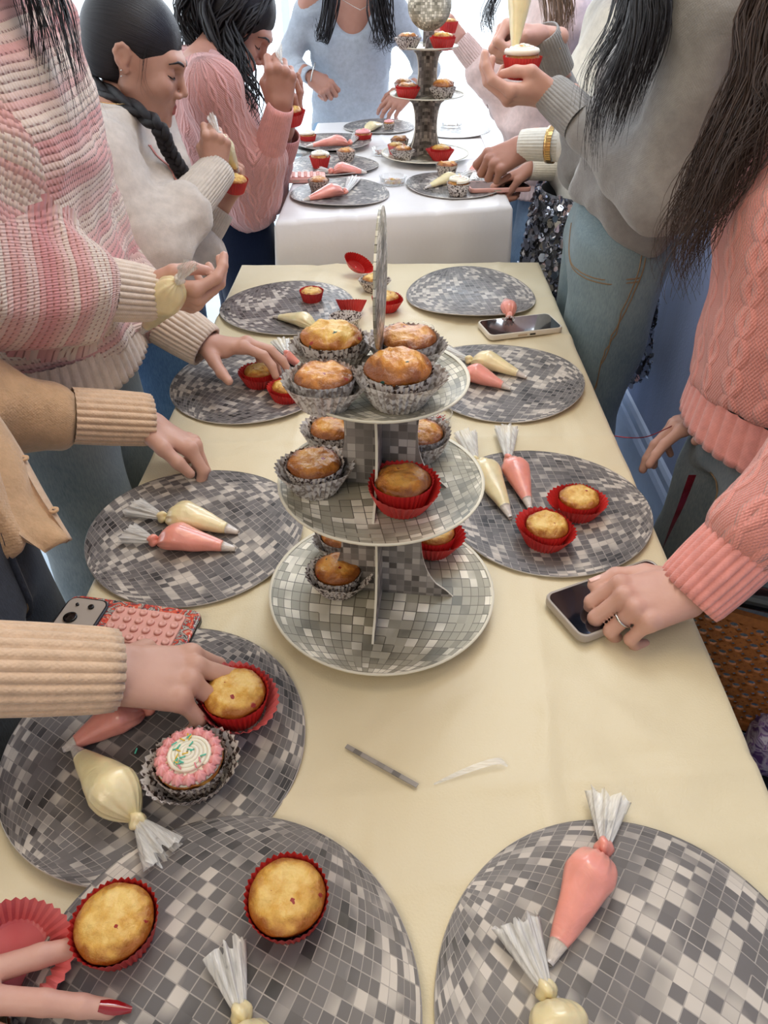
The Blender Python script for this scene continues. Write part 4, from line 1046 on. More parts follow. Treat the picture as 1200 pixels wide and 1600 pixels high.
def knit_cable(name, rgb, W=0.052, rev=1.0):
    M = Mat(name, 0.9, Sheen_Weight=0.35, Specular_IOR_Level=0.12); v = M.src(); L = M.lay(); x, y, z = M.sep(L); c = lin(*rgb)
    a = x * (1 / W); fx = a.fract() - 0.5; col_ = a.floor()
    ph = y * (2 * PI / 0.085) + col_ * 2.1
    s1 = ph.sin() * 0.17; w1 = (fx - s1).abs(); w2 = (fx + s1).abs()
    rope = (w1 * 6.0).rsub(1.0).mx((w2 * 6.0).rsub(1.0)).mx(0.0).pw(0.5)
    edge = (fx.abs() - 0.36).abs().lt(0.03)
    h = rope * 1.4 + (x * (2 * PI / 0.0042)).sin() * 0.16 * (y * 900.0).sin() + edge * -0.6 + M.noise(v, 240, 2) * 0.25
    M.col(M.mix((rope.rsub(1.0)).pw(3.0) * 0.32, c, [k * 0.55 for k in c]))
    M.bump(h, 0.9, 0.0045); return M.m
def denim(name, rgb, fade):
    M = Mat(name, 0.85, Sheen_Weight=0.15, Specular_IOR_Level=0.15); v = M.src(); x, y, z = M.sep(v); c = lin(*rgb); d = lin(*fade)
    n = M.noise(v, 5, 4, 0.6) * 0.7 + M.noise(M.comb(x * 500.0, y * 500.0, z * 90.0), 1.0, 2) * 0.4
    M.col(M.ramp(n, [(0.35, c), (0.7, d)])); M.bump(M.noise(v, 500, 2), 0.4, 0.001); return M.m
def hairm(name, rgb, hi):
    M = Mat(name, 0.42, Specular_IOR_Level=0.35, Anisotropic=0.5); L = M.lay(); x, y, z = M.sep(L)
    n = M.noise(M.comb(x * 900.0, y * 12.0, z * 37.0), 1.0, 3); M.col(M.ramp(n, [(0.35, lin(*rgb)), (0.72, lin(*hi))])); M.bump(n, 0.6, 0.0015); return M.m
MAT['skin_a'] = skin('light_olive_skin', (204, 162, 144)); MAT['skin_b'] = skin('tan_skin', (194, 150, 130)); MAT['skin_c'] = skin('warm_brown_skin', (178, 130, 112)); MAT['skin_d'] = skin('rosy_skin', (208, 164, 148))
MAT['lip'] = simple('lips', (176, 98, 92), 0.4, 0.05, bumps=0.05); MAT['nail'] = simple('nail', (226, 178, 164), 0.25, 0.02, bumps=0); MAT['nail_red'] = simple('glossy_red_nail', (150, 24, 30), 0.12, 0.05, bumps=0, Coat_Weight=1.0)
MAT['eye'] = simple('eye_white', (215, 210, 205), 0.2, 0.02, bumps=0); MAT['iris'] = simple('dark_iris', (48, 30, 22), 0.15, 0.05, bumps=0)
MAT['hair_black'] = hairm('black_hair', (14, 12, 14), (42, 36, 40)); MAT['hair_brown'] = hairm('dark_brown_hair', (30, 20, 16), (92, 68, 54)); MAT['hair_light'] = hairm('light_brown_hair', (84, 60, 44), (150, 118, 92))
MAT['stripe'] = knit_stripe('pink_cream_striped_openwork_knit'); MAT['rib_cream'] = knit_plain('cream_rib_knit', (226, 208, 190)); MAT['cream_sweat'] = knit_plain('oatmeal_sweatshirt', (204, 192, 180), fuzz=0.35)
MAT['cream_rib'] = knit_plain('oatmeal_rib', (206, 194, 180), fuzz=0.2); MAT['tan_fuzzy'] = knit_plain('fuzzy_tan_knit', (214, 176, 136), fuzz=1.6); MAT['tan_rib'] = knit_plain('fuzzy_cream_rib', (226, 194, 162), fuzz=1.6)
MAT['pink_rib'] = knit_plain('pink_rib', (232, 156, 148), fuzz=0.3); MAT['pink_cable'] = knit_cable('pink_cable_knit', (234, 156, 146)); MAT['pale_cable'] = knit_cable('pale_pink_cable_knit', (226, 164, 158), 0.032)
MAT['pale_rib'] = knit_plain('pale_pink_rib', (224, 158, 152), fuzz=0.2); MAT['grey_melange'] = knit_plain('grey_melange_knit', (150, 148, 146), fuzz=0.9); MAT['grey_tee'] = knit_plain('light_grey_jersey', (172, 178, 188), fuzz=0.15)
MAT['blush'] = knit_plain('blush_knit', (222, 196, 190), fuzz=0.3); MAT['white_knit'] = knit_plain('cream_white_jersey', (232, 226, 212), fuzz=0.2)
MAT['jean_blue'] = denim('blue_denim', (44, 72, 112), (92, 122, 158)); MAT['jean_grey'] = denim('faded_grey_blue_denim', (112, 126, 134), (160, 168, 172)); MAT['jean_dark'] = denim('dark_charcoal_denim', (34, 38, 48), (66, 72, 84))
MAT['jean_navy'] = denim('navy_trouser_cloth', (14, 24, 46), (24, 36, 62)); MAT['jean_green'] = denim('washed_green_blue_denim', (96, 118, 128), (146, 166, 172)); MAT['jean_light'] = denim('light_denim', (110, 140, 170), (160, 184, 206))
MAT['shoe'] = simple('white_trainer', (214, 212, 208), 0.5, 0.04); MAT['stitch'] = simple('tan_stitching', (150, 124, 92), 0.7, 0.05)

# ---------------------------------------------------------------- hair strands and locks
def locks(parent, guides, n, spread, r, m, seed, wave=0.004, name='hair', pts=26, stray=0.0, taper=0.15, wf=9.0):
    """tapered strands that follow guide curves (root to tip)"""
    rs = random.Random(seed); VV = []; FF = []; LL = []
    for i in range(n):
        g = guides[rs.randrange(len(guides))]; P = bez(g, pts); a = rs.uniform(0, 6.28); q = math.sqrt(rs.random()); ph = rs.uniform(0, 6.28); b = A_(rs.gauss(0, 1), rs.gauss(0, 1), rs.gauss(0, 0.4))
        T, Ux, Wx = frames(P); cut = rs.uniform(0.80, 1.0) if rs.random() > stray else rs.uniform(0.5, 0.95); rad = r * rs.uniform(0.6, 1.3)
        P = bez(g, pts)[:max(6, int(pts * cut))]; m_ = len(P); Q = []
        for k in range(m_):
            t = k / (m_ - 1); sp = spread[0] + (spread[1] - spread[0]) * math.sin(min(1, t * 1.3) * PI / 2) if len(spread) == 2 else np.interp(t, [j / (len(spread) - 1) for j in range(len(spread))], spread)
            w = wave * math.sin(t * wf + ph) * (0.3 + t); w2 = wave * math.cos(t * wf * 1.1 + ph) * (0.3 + t)
            Q.append(P[k] + Ux[k] * (q * sp * math.cos(a) + w) + Wx[k] * (q * sp * math.sin(a) * 0.7 + w2) + b * 0.006 * t * (3 if rs.random() < 0 else 1))
        R = [rad * (0.7 + 0.3 * math.sin(PI * min(1, k / m_ * 1.6 + .2))) * max(taper, 1 - (k / (m_ - 1)) ** 3) for k in range(m_)]
        V, F, A = tube(Q, R, 5, 0.5, None, False); o = len(VV); VV += [tuple(v) for v in V]; FF += [tuple(j + o for j in f) for f in F]; LL += [(x[0] * 0.01 + i, x[1], i * 1.7) for x in A]
    return mkq(name, VV, FF, m, parent, LL)
def scalp(parent, H, m, front=0.055, th=0.012, low=-0.05, seed=0, h=0.005, ears=True, drop=0.0):
    L, R, s = H.L, H.R, H.s; r, f, u = R
    e = U([ell(L(0, -.016, .036), R, np.array((.078 + th * .4, .096 + th * .6, .086 + th)) * s), ell(L(0, -.050, -.01), R, np.array((.066 + th * .5, .056 + th, .085)) * s)], .02)
    cut = ell(L(0, front + .078, -.055), R, np.array((.105, .098, .108)) * s)   # face opening
    cut2 = [ell(L(sx * .085, .0, -.012), R, np.array((.03, .022, .032)) * s) for sx in (-1, 1)] if ears else []
    g = sub(e, U([cut] + cut2, .01), .012)
    lo = L(0, 0, low)
    def F(P): return np.maximum(g(P), -((P - lo.astype(np.float32)) @ u.astype(np.float32)))
    F.b = e.b; V, Q = surf(F, h)
    q = V - H.L(0, -.02, .03); an = np.arctan2(q @ r, q @ u); lay = np.stack([an * .09, q @ f, np.zeros(len(V))], 1)
    return mkq('scalp_hair', V, Q, m, parent, lay)
def snap(q, o, off=.0005):
    """nearest point of a finished surface (its mesh holds world positions)"""
    ok, p, n, i = o.closest_point_on_mesh(Vector(q)); return np.array(p + n * off)
# ---------------------------------------------------------------- a whole person
def ribtube(name, pts, rads, m, parent, ribs, amp=0.0022, th=0.003, seg=10, ex=1.0, nper=6, twist=0.0):
    """ribbed band (cuff, hem, collar): outer wall, rolled edge and short inner wall"""
    P = bez(pts, seg) if len(pts) > 2 else np.array([np.array(pts[0]) + (np.array(pts[1]) - np.array(pts[0])) * t for t in np.linspace(0, 1, seg)])
    R = np.interp(np.linspace(0, 1, seg), np.linspace(0, 1, len(rads)), rads); n = ribs * nper
    T, Ux, Wx = frames(P); V = []; A = []
    inner = [seg - 1, seg - 2, seg - 3]
    for pas, ks in ((0, range(seg)), (1, inner)):
        for k in ks:
            for j in range(n):
                a = 2 * PI * j / n; rib = amp * (abs(math.sin(a * ribs / 2)) ** 0.6 * 2 - 1); r = R[k] + rib * (1 if pas == 0 else 0.4) - (th * 1.6 if pas else 0)
                if pas == 0 and k == seg - 1: r -= th * 0.5
                V.append(P[k] + Ux[k] * math.cos(a) * r + Wx[k] * math.sin(a) * r * ex); A.append((a * R[k], k * 0.01, 7))
    return mkq(name, V, grid_faces(seg + 3, n, False, True), m, parent, A)
def hemband(name, c, lat, fwd, up, w0, d0, w1, d1, hgt, m, parent, ribs, amp=0.0022, seg=8, wave=0.0):
    V = []; A = []; n = ribs * 6; c = np.array(c, float)
    for pas in (0, 1):
        for k in (range(seg) if pas == 0 else (seg - 1, seg - 3)):
            t = k / (seg - 1); w = w0 + (w1 - w0) * t; d = d0 + (d1 - d0) * t
            for j in range(n):
                a = 2 * PI * j / n; rib = amp * (abs(math.sin(a * ribs / 2)) ** 0.6 * 2 - 1) - (0.006 if pas else 0)
                dz = wave * math.sin(3 * a + 1) * t
                V.append(c + lat * (w + rib) * math.cos(a) + fwd * (d + rib) * math.sin(a) - up * (hgt * t + dz)); A.append((a * w, -hgt * t, 8))
    return mkq(name, V, grid_faces(seg + 2, n, False, True), m, parent, A)
def person(label, loc, face, pelvis, chest, headc, facedir, arms, top, bottom, skinm, lat=None, hh=1.0, hh_up=(0, 0, 1), bw=0.155, bd=0.105, feet=None, res=0.009, neck=True, headres=0.005, nails='nail', group=None, skinr=0.0026, shoulder=0.165, stance=0.5, bands=True):
    """face: horizontal facing of the body; arms: dict side -> elbow, wrist, hand parameters"""
    root = empty('person', (loc[0], loc[1], 0)); tag(root, label, 'person', group)
    f0 = nrm(A_(face[0], face[1], 0)); pel = np.array(pelvis, float); che = np.array(chest, float); up = nrm(che - pel)
    lt = nrm(np.cross(up, -f0)) if lat is None else nrm(lat)        # towards the person's left
    lt = nrm(np.cross(A_(0, 0, 1), f0)) if lat is None else nrm(lat)
    fw = nrm(np.cross(lt, up)); hd = np.array(headc, float)
    pr = {}
    V = []; F = []
    def addm(f, h, pad=0.0):
        a, b = surf(f, h, pad); o = sum(len(x) for x in V); V.append(a); F.append(b + o)
    H = head_parts(hd, facedir, hh_up, hh); addm(H, headres)
    nb = che + up * 0.035 - fw * 0.01
    tor = [loft([(pel - up * .06, .12, .085), (pel + up * .05, .125, .08), (pel + (che - pel) * .45, .11, .07), (pel + (che - pel) * .75, .125, .085), (che, .105, .055)], lt, fw)]
    tor += [rc(nb - up * .03, hd - H.R[2] * .06 - H.R[1] * .018, .048 * hh, .046 * hh)]
    sh = {}
    for s_, k in ((1, 'L'), (-1, 'R')):
        S = np.array(arms[k]['s']) if k in arms and 's' in arms[k] else che + lt * s_ * shoulder * 0.94 - up * .015; sh[k] = S
        tor.append(rc(che + up * .01 + lt * s_ * .04, S, .045, .048))
        if k in arms: a = arms[k]; tor += [rc(S, a['e'], .044, .036), rc(a['e'], np.array(a['w']) - nrm(np.array(a['w']) - np.array(a['e'])) * .01, .036, .024)]
    # legs
    gr = {}
    for s_ in (1, -1):
        hip = pel + lt * s_ * .078 - up * .05; ft = np.array([pel[0], pel[1], 0]) + lt * s_ * .10 + (np.array(feet) if feet is not None else 0); ft[2] = .07
        kn = (hip + ft) / 2 + f0 * .025; kn[2] = .46
        gr[s_] = (hip, kn, ft); tor += [rc(hip, kn, .072, .050), rc(kn, ft, .050, .034)]
    addm(U(tor, .03), .014)
    body_objs = []
    for k, a in arms.items():
        if a.get('hand') is not None:
            hp = dict(a['hand']); hf = hand(a['w'], hp.pop('x'), hp.pop('n'), 1 if k == 'R' else -1, **hp); a['hf'] = hf; addm(hf, skinr)
    body = mkq('body', np.concatenate(V), np.concatenate(F), MAT[skinm], root)
    pr.update(root=root, H=H, body=body, lt=lt, fw=fw, up=up, sh=sh, legs=gr, arms=arms, che=che, pel=pel)
    # finger nails
    for k, a in arms.items():
        if a.get('nails'):
            for (c, d, nn, hh_, r) in a['hf'].nails:
                Vn = []; ln = a['nails']
                for i in range(5):
                    for j in range(9):
                        u = (i / 4 - .5) * 2; v = (j / 8 - .5) * 2; wd = r * .72 * (1 - .25 * abs(u) ** 3) * (1 - (.45 * max(0, u) if ln > 1.2 else 0))
                        Vn.append(c + d * r * .95 * ln * (u + (ln - 1) * .8) + hh_ * wd * v - nn * r * .34 * v * v + nn * 0.0007)
                mkq('fingernail', Vn, grid_faces(5, 9), MAT[nails], root)
    # face details
    L, R, s = H.L, H.R, hh
    mkl = surf(disp(H.lips, lambda P: np.float32(0.0006)), .0025); mkq('lips', *mkl, MAT['lip'], root)
    for sx in (-1, 1):
        # brow, closed-down lash line
        Pb = [L(sx * .014, .0985, .018), L(sx * .028, .0980, .0235), L(sx * .041, .0900, .0235), L(sx * .054, .0760, .015)]; Pb = [snap(q, body, .0004) for q in bez(Pb, 12)]
        mkq('eyebrow', *[q for q in tube(bez(Pb, 12), [.0012 + .0016 * math.sin(PI * min(1, i / 11 + .1)) for i in range(12)], 6, 1.0, None, False)[:2]], MAT['hair_black'], root, np.zeros((72, 3)))
        Pl = [L(sx * .0175, .0800, -.0055), L(sx * .025, .0850, -.0085), L(sx * .033, .0855, -.0090), L(sx * .041, .0810, -.0070), L(sx * .047, .0740, -.0040)]
        mkq('eyelash', *tube(bez(Pl, 12), .0012, 6, 1.0, None, False)[:2], MAT['hair_black'], root, np.zeros((72, 3)))
    # ---------------- trousers
    ez = bottom.get('ease', .014); fs = []
    for s_ in (1, -1):
        hip, kn, ft = gr[s_]; an = ft + A_(0, 0, .0); fl = bottom.get('flare', .0)
        fs += [rc(hip, kn, .074 + ez, .058 + ez), rc(kn, an, .058 + ez, .050 + ez + fl)]
    fs.append(loft([(pel - up * .10, .118 + ez * .6, .085 + ez), (pel + up * .02, .132 + ez * .5, .088 + ez * .7), (pel + up * bottom.get('waist', .07), .125, .080)], lt, fw, 2.3))
    tf = U(fs, .022); wv = waves(3, 17, .0075, (1, 1, .6)); tf2 = disp(tf, wv); a, b = surf(tf2, max(res, .010)); 
    lay = chain_lay(a, [([gr[1][0], gr[1][1], gr[1][2]], [.09, .07, .07], fw), ([gr[-1][0], gr[-1][1], gr[-1][2]], [.09, .07, .07], fw)])
    tr = mkq('trousers', a, b, MAT[bottom['m']], root, lay); pr['trousers'] = tr
    for s_ in (1, -1):
        hip, kn, ft = gr[s_]; Vt, Ft = surf(U([ell(ft + f0 * .05 + A_(0, 0, -.038), (np.cross(A_(0, 0, 1), f0), f0, A_(0, 0, 1)), (.045, .125, .034)), rc(ft + A_(0, 0, .03), ft + A_(0, 0, -.03), .042, .045)], .02), .009)
        Vt[:, 2] = np.maximum(Vt[:, 2], 0.001); mkq('shoe', Vt, Ft, MAT['shoe'], root)
    # ---------------- top
    e = top.get('ease', .012); hz = top['hem']; hemc = pel + up * hz; fs = []; W = bw; D = bd; hw = top.get('hemw', 1.0)
    tl = loft([(hemc, W * hw + e * .5, D * hw + e), (pel + (che - pel) * .45, W * .93 + e, D * .95 + e), (pel + (che - pel) * .78, W * 1.0 + e, D * 1.04 + e), (che - up * .01, W * .84, D * .74), (che + up * top.get('nk', .045), .068, .064)], lt, fw, 2.2); fs.append(tl)
    ch = [([pel - up * .2, che], [D, D], fw)]
    for s_, k in ((1, 'L'), (-1, 'R')):
        S = sh[k]; r0, r1, r2 = top.get('sleeve', (.058, .050, .040)); r0 += e; r1 += e * top.get('se', 1.0); r2 += e * top.get('se', 1.0)
        fs.append(rc(che + up * .005 + lt * s_ * .055, S, .052, r0))
        if k in arms:
            a = arms[k]; E_, W_ = np.array(a['e'], float), np.array(a['w'], float); dl = nrm(W_ - E_); cl = a.get('cuff', top.get('cufflen', .07)); end = W_ - dl * (cl + a.get('bare', .0) + r2 * .72)
            fs += [rc(S, E_, r0, r1), rc(E_, end, r1, r2)]; ch.append(([S, E_, end], [r0, r1, r2], up if abs(nrm(E_ - S) @ up) < .9 else fw))
            if top.get('baggy'): fs.append(rc(E_ + A_(0, 0, -top['baggy']), end + A_(0, 0, -top['baggy'] * .6) - dl * .03, r1 * .9, r2 * 1.0))
    amp = top.get('amp', .006); g1 = waves(top.get('seed', 5), top.get('fs', 15), amp); g2 = waves(top.get('seed', 5) + 1, 38, amp * .35)
    tp = disp(U(fs, .035), lambda P: g1(P) + g2(P) - amp)
    for q in top.get('cut', []): tp = sub(tp, q, .012)
    nc = top.get('neckcut')
    if nc: tp = sub(tp, ell(che + up * nc[0] + fw * nc[1], (lt, fw, up), nc[2]), .01)
    a, b = surf(tp, res); pr['top'] = mkq(top.get('name', 'sweater'), a, b, MAT[top['m']], root, chain_lay(a, ch))
    if top.get('hemb') and bands:
        hb = top['hemb']; hemband('hem_rib', hemc + up * .022, lt, fw, up, W * hw + e * .5 - .008, D * hw + e - .008, W * hw * hb[1] + e * .5, D * hw * hb[1] + e, hb[0], MAT[top['rm']], root, hb[2], .0022, 8, hb[3] if len(hb) > 3 else 0)
    if bands:
        for k, a in arms.items():
            E_, W_ = np.array(a['e'], float), np.array(a['w'], float); dl = nrm(W_ - E_); cl = a.get('cuff', top.get('cufflen', .07)); cr = a.get('cr', top.get('cr', (.046, .040))); bare = a.get('bare', 0)
            if cl > 0.02: ribtube('cuff', [W_ - dl * (cl + bare + .012), W_ - dl * (bare - .012)], [cr[0], (cr[0] + cr[1]) / 2 + .001, cr[1]], MAT[top['rm']], root, a.get('ribs', top.get('ribs', 34)), top.get('ribamp', .0018), ex=a.get('cex', .85), nper=6)
        if top.get('collar'):
            cz, r_, hgt = top['collar']; ribtube('collar', [che + up * (cz) - fw * .012, che + up * (cz + hgt) - fw * .010], [r_ + .006, r_ * .97], MAT[top['rm']], root, 44, .0012, ex=.85)
    return pr
# ================================================================ the people round the tables
REL = [(22, 30, 20), (28, 34, 22), (34, 38, 24), (40, 42, 26)]
FIST = [(62, 88, 45), (66, 92, 45), (70, 92, 45), (72, 90, 45)]
def PA():
    arms = {'L': dict(e=at(-60, 640, D=.98), w=at(222, 655, D=1.10), cuff=.085, hand=dict(x=(.80, -.06, -.46), n=(.40, .34, .85), curl=[(34, 40, 22), (44, 44, 26), (54, 50, 28), (60, 54, 30)], thumb='rest', spread=(4, 0, -4, -9))),
            'R': dict(e=at(-260, 1040, D=.60), w=at(160, 1046, D=.72), cuff=.115, cr=(.045, .043), nails=1.0, hand=dict(x=(.93, .22, -.34), n=(.28, .02, .95), curl=[(34, 62, 28), (18, 34, 20), (36, 46, 24), (44, 52, 26)], thumb='down', spread=(10, 1, -9, -20), s=1.0))}
    p = person('person in a fuzzy tan cardigan and dark jeans reaching in with both arms', (-.54, .60), (1, 0), (-.545, .61, .84), (-.56, .63, 1.22), (-.53, .64, 1.48), (.9, .1, -.4), arms,
               dict(m='tan_fuzzy', rm='tan_rib', name='cardigan', hem=-.02, ease=.016, cr=(.044, .043), ribs=24, ribamp=.0022, amp=.007, hemw=1.02,
                    cut=[ell((-.425, .56, .93), ((1, 0, 0), (0, 1, 0), (0, 0, 1)), (.10, .10, .17))]),
               dict(m='jean_dark', ease=.018, waist=.06), 'skin_a', bd=.10, res=.008)
    r = p['root']
    # hanging front edge of the open cardigan with its button band
    def sheet(name, rows, m, th=.006, nu=26, nv=10):
        G = [bez(q, nu) for q in rows]; G = np.array([bez([g[i] for g in G], nv) for i in range(nu)])
        du = np.gradient(G, axis=0); dv = np.gradient(G, axis=1); N = np.cross(du, dv); N /= np.linalg.norm(N, axis=2)[:, :, None] + 1e-9
        V = np.concatenate([(G + N * th / 2).reshape(-1, 3), (G - N * th / 2).reshape(-1, 3)]); k = nu * nv
        F = grid_faces(nu, nv); F = F + [tuple(i + k for i in f[::-1]) for f in F]
        for i in range(nu - 1):
            for j in (0, nv - 1): a = i * nv + j; F.append((a, a + nv, a + nv + k, a + k))
        for j in range(nv - 1):
            for i in (0, nu - 1): a = i * nv + j; F.append((a, a + 1, a + 1 + k, a + k))
        uvw = [(j * .01, i * .02, 0) for i in range(nu) for j in range(nv)]
        return mkq(name, V, F, MAT[m], r, uvw + uvw)
    outer = [at(-40, 600, D=.94), at(20, 690, D=.93), at(62, 765, D=.92), at(108, 846, D=.91)]
    inner = [at(-60, 700, D=.84), at(-20, 770, D=.85), at(20, 830, D=.86), at(70, 862, D=.885)]
    mid = [(a + b) / 2 + A_(.012 + .008 * math.sin(i * 2.1), 0, .006 + .006 * math.cos(i * 1.7)) for i, (a, b) in enumerate(zip(outer, inner))]
    sheet('cardigan_front', [outer, mid, inner], 'tan_fuzzy', .008)
    band = [[q + A_(.003, -.001, .002) for q in inner], [q * .8 + o * .2 + A_(.006, 0, .004) for q, o in zip(inner, outer)]]
    sheet('button_band', [outer, [o * .86 + q * .14 + A_(.005, 0, .005) for q, o in zip(inner, outer)], [o * .72 + q * .28 + A_(.008, 0, .004) for q, o in zip(inner, outer)]], 'tan_rib', .008)
    for t in (.45, .8):
        c = bez(outer, 20)[int(t * 19)] * .86 + bez(inner, 20)[int(t * 19)] * .14 + A_(.012, -.004, .006); V, F = lathe([(.006, 0), (.0062, .002), (.005, .003), (.002, .002)], 16)
        mkq('button', [np.array(v) + c for v in V], [f for f in F if len(f) == 4], MAT['tan_fuzzy'], r)
    seam(p, 'fly_seam', [at(30, 790, D=.84), at(50, 850, D=.86), at(62, 900, D=.88), at(50, 960, D=.90)], .002)
    seam(p, 'fly_flap', [at(18, 790, D=.84), at(36, 850, D=.86), at(48, 900, D=.88), at(34, 960, D=.90)], .005, 'jean_dark')
    seam(p, 'waist_seam', [at(-30, 800, D=.80), at(10, 812, D=.83), at(40, 800, D=.87)], .003)
    return p
def PB():
    arms = {'R': dict(s=at(-90, 150, D=.93), e=at(-110, 420, D=.90), w=at(222, 458, D=1.13), cuff=.060, cr=(.053, .047), hand=dict(x=(.96, .10, -.16), n=(.05, -.78, -.55), curl=[(38, 34, 18), (46, 40, 20), (52, 44, 22), (56, 46, 22)], thumb=((.050, .040, -.020), (.078, .036, -.034), (.100, .028, -.038)), spread=(6, 2, -3, -8))),
            'L': dict(e=at(150, 430, D=1.30), w=at(314, 536, D=1.315), cuff=.060, cr=(.050, .043), hand=dict(x=(.97, -.02, .0), n=(.15, .25, .95), curl=[(22, 30, 20), (16, 26, 18), (26, 30, 20), (40, 40, 24)], thumb=((.036, .050, -.024), (.054, .074, -.040), (.070, .092, -.050)), spread=(4, -1, -5, -12)))}
    p = person('person in a pink and cream striped knit sweater holding a knotted cream bag', (-.57, 1.10), (1, 0), (-.575, 1.13, .86), (-.550, 1.10, 1.33), (-.50, 1.06, 1.58), (.8, .1, -.6), arms,
               dict(m='stripe', rm='rib_cream', hem=.02, ease=.026, se=1.0, sleeve=(.058, .052, .044), hemw=1.04, hemb=(.062, 1.06, 64, .006), ribs=30, ribamp=.0022, baggy=.032, amp=.009, cufflen=.06),
               dict(m='jean_grey', ease=.024, flare=.03), 'skin_a', bw=.165, bd=.115, res=.008)
    # long dark strands hanging in front of the chest
    g = []
    for a, b, c_, d in (((20, -120), (60, -20), (95, 90), (128, 235)), ((40, -120), (92, -10), (120, 110), (155, 215)), ((10, -110), (52, 10), (64, 100), (70, 185)), ((0, -120), (30, -40), (50, 40), (58, 120))):
        g.append([at(*a, D=.86), at(*b, D=.90), at(*c_, D=.93), at(*d, D=.95)])
    locks(p['root'], g, 110, (.006, .016), .0017, MAT['hair_black'], 4, .003, stray=.5)
    scalp(p['root'], p['H'], MAT['hair_black'])
    locks(p['root'], [[p['H'].L(x, -.08, .06), p['H'].L(x * 1.3, -.12, -.03), p['H'].L(x * 1.2, -.14, -.16)] for x in (-.05, 0, .05)], 60, (.02, .03), .005, MAT['hair_black'], 6)
    return p
def PC():
    hc = at(214, 92, D=1.46)
    arms = {'R': dict(e=at(232, 392, D=1.40), w=at(336, 270, D=1.50), cuff=.085, cr=(.047, .040), hand=dict(x=(.16, .12, .96), n=(.35, -.90, .1), curl=FIST, thumb='tuck', spread=(4, 1, -2, -5), s=.76)),
            'L': dict(e=at(300, 400, D=1.66), w=at(340, 334, D=1.64), cuff=.05, cr=(.040, .036), hand=dict(x=(.55, .30, .50), n=(.70, .10, -.70), curl=[(40, 56, 30), (44, 56, 30), (48, 56, 30), (50, 56, 30)], thumb='rest', spread=(6, 2, -3, -8), s=.88))}
    p = person('girl in an oatmeal sweatshirt with sleek black hair looking down at her piping bag', (-.56, 1.62), (1, 0), (-.555, 1.63, .80), at(178, 208, D=1.47), hc, (.90, .02, -.30), arms,
               dict(m='cream_sweat', rm='cream_rib', hem=-.03, ease=.020, sleeve=(.056, .050, .044), hemw=1.04, hemb=(.045, .98, 70), ribs=40, ribamp=.0010, amp=.013, collar=(.020, .058, .034), seed=9),
               dict(m='jean_blue', ease=.020), 'skin_b', hh=.95, hh_up=(.34, .08, 1), bw=.145, bd=.105, res=.008, headres=.0028, shoulder=.15)
    H = p['H']; r = p['root']; scalp(r, H, MAT['hair_black'], front=.062, th=.008, h=.004)
    # hair drawn back and a long braid over the far shoulder
    P = bez([H.L(-.02, -.09, .0), H.L(.01, -.10, -.06), at(238, 190, D=1.40), at(262, 232, D=1.43), at(284, 268, D=1.46), at(292, 280, D=1.47)], 90)
    T, Ux, Wx = frames(P)
    for k in range(3):
        Q = [P[i] + Ux[i] * .009 * math.sin(i * .42 + k * 2.094) + Wx[i] * .006 * math.sin(i * .84 + k * 4.19) for i in range(90)]
        V, F, A = tube(Q, [.0095 * (1 - .35 * i / 89) for i in range(90)], 8); mk('braid_strand', np.array(V) - np.array(r.location), F, MAT['hair_black'], r, True, None, A)
    for o in [q for q in r.children if q.name.startswith('braid_strand')]: pass
    seam(p, 'side_seam', [at(300, 500, D=1.78), at(286, 560, D=1.85), at(270, 610, D=1.9)], .0018)
    patch(p, 'back_pocket', (at(300, 470, D=1.75), at(338, 452, D=1.78), at(335, 490, D=1.8), at(305, 505, D=1.78)), 'jean_blue', .003)
    for k in (0, 1):
        Q = [snap(q, p['top'], .001) for q in bez([at(236 + 5 * k, 222, D=1.44), at(262 + 4 * k, 238, D=1.44), at(276 + 3 * k, 262, D=1.45), at(284 + 3 * k, 290, D=1.46), at(280 + 3 * k, 312, D=1.47)], 24)]
        V, F, A = tube(Q, .0013, 6); mkq('pink_outline_print', V, [f for f in F if len(f) == 4], MAT['pink_rib'], r)
    # small curled stray wisps by the temple
    g = [[H.L(.066, .035, .05), H.L(.077, .030, .01), H.L(.076, .034, -.03), H.L(.070, .045, -.055)]]
    locks(r, g, 7, (.001, .004), .0005, MAT['hair_black'], 9, .002, name='wisp')
    Vs, Fs = lathe([(.0016, 0), (.0022, .001), (.0012, .002)], 8)
    for q in ((.0835, -.006, -.030), (.0835, -.008, -.020)): mkq('earring', [np.array(v) + H.L(q[0], q[1], q[2]) for v in Vs], [f for f in Fs if len(f) == 4], MAT['metal'], r)
    nk = p['che'] + p['up'] * .066; V = []
    P = [nk + p['lt'] * .058 * math.cos(t) + p['fw'] * (.052 * math.sin(t) + .0) - p['up'] * (.012 * math.sin(t)) for t in np.linspace(0, 2 * PI, 40)]
    V, F, A = tube(P, .0008, 5); mkq('necklace', V, [f for f in F if len(f) == 4], MAT['gold'], r)
    return p
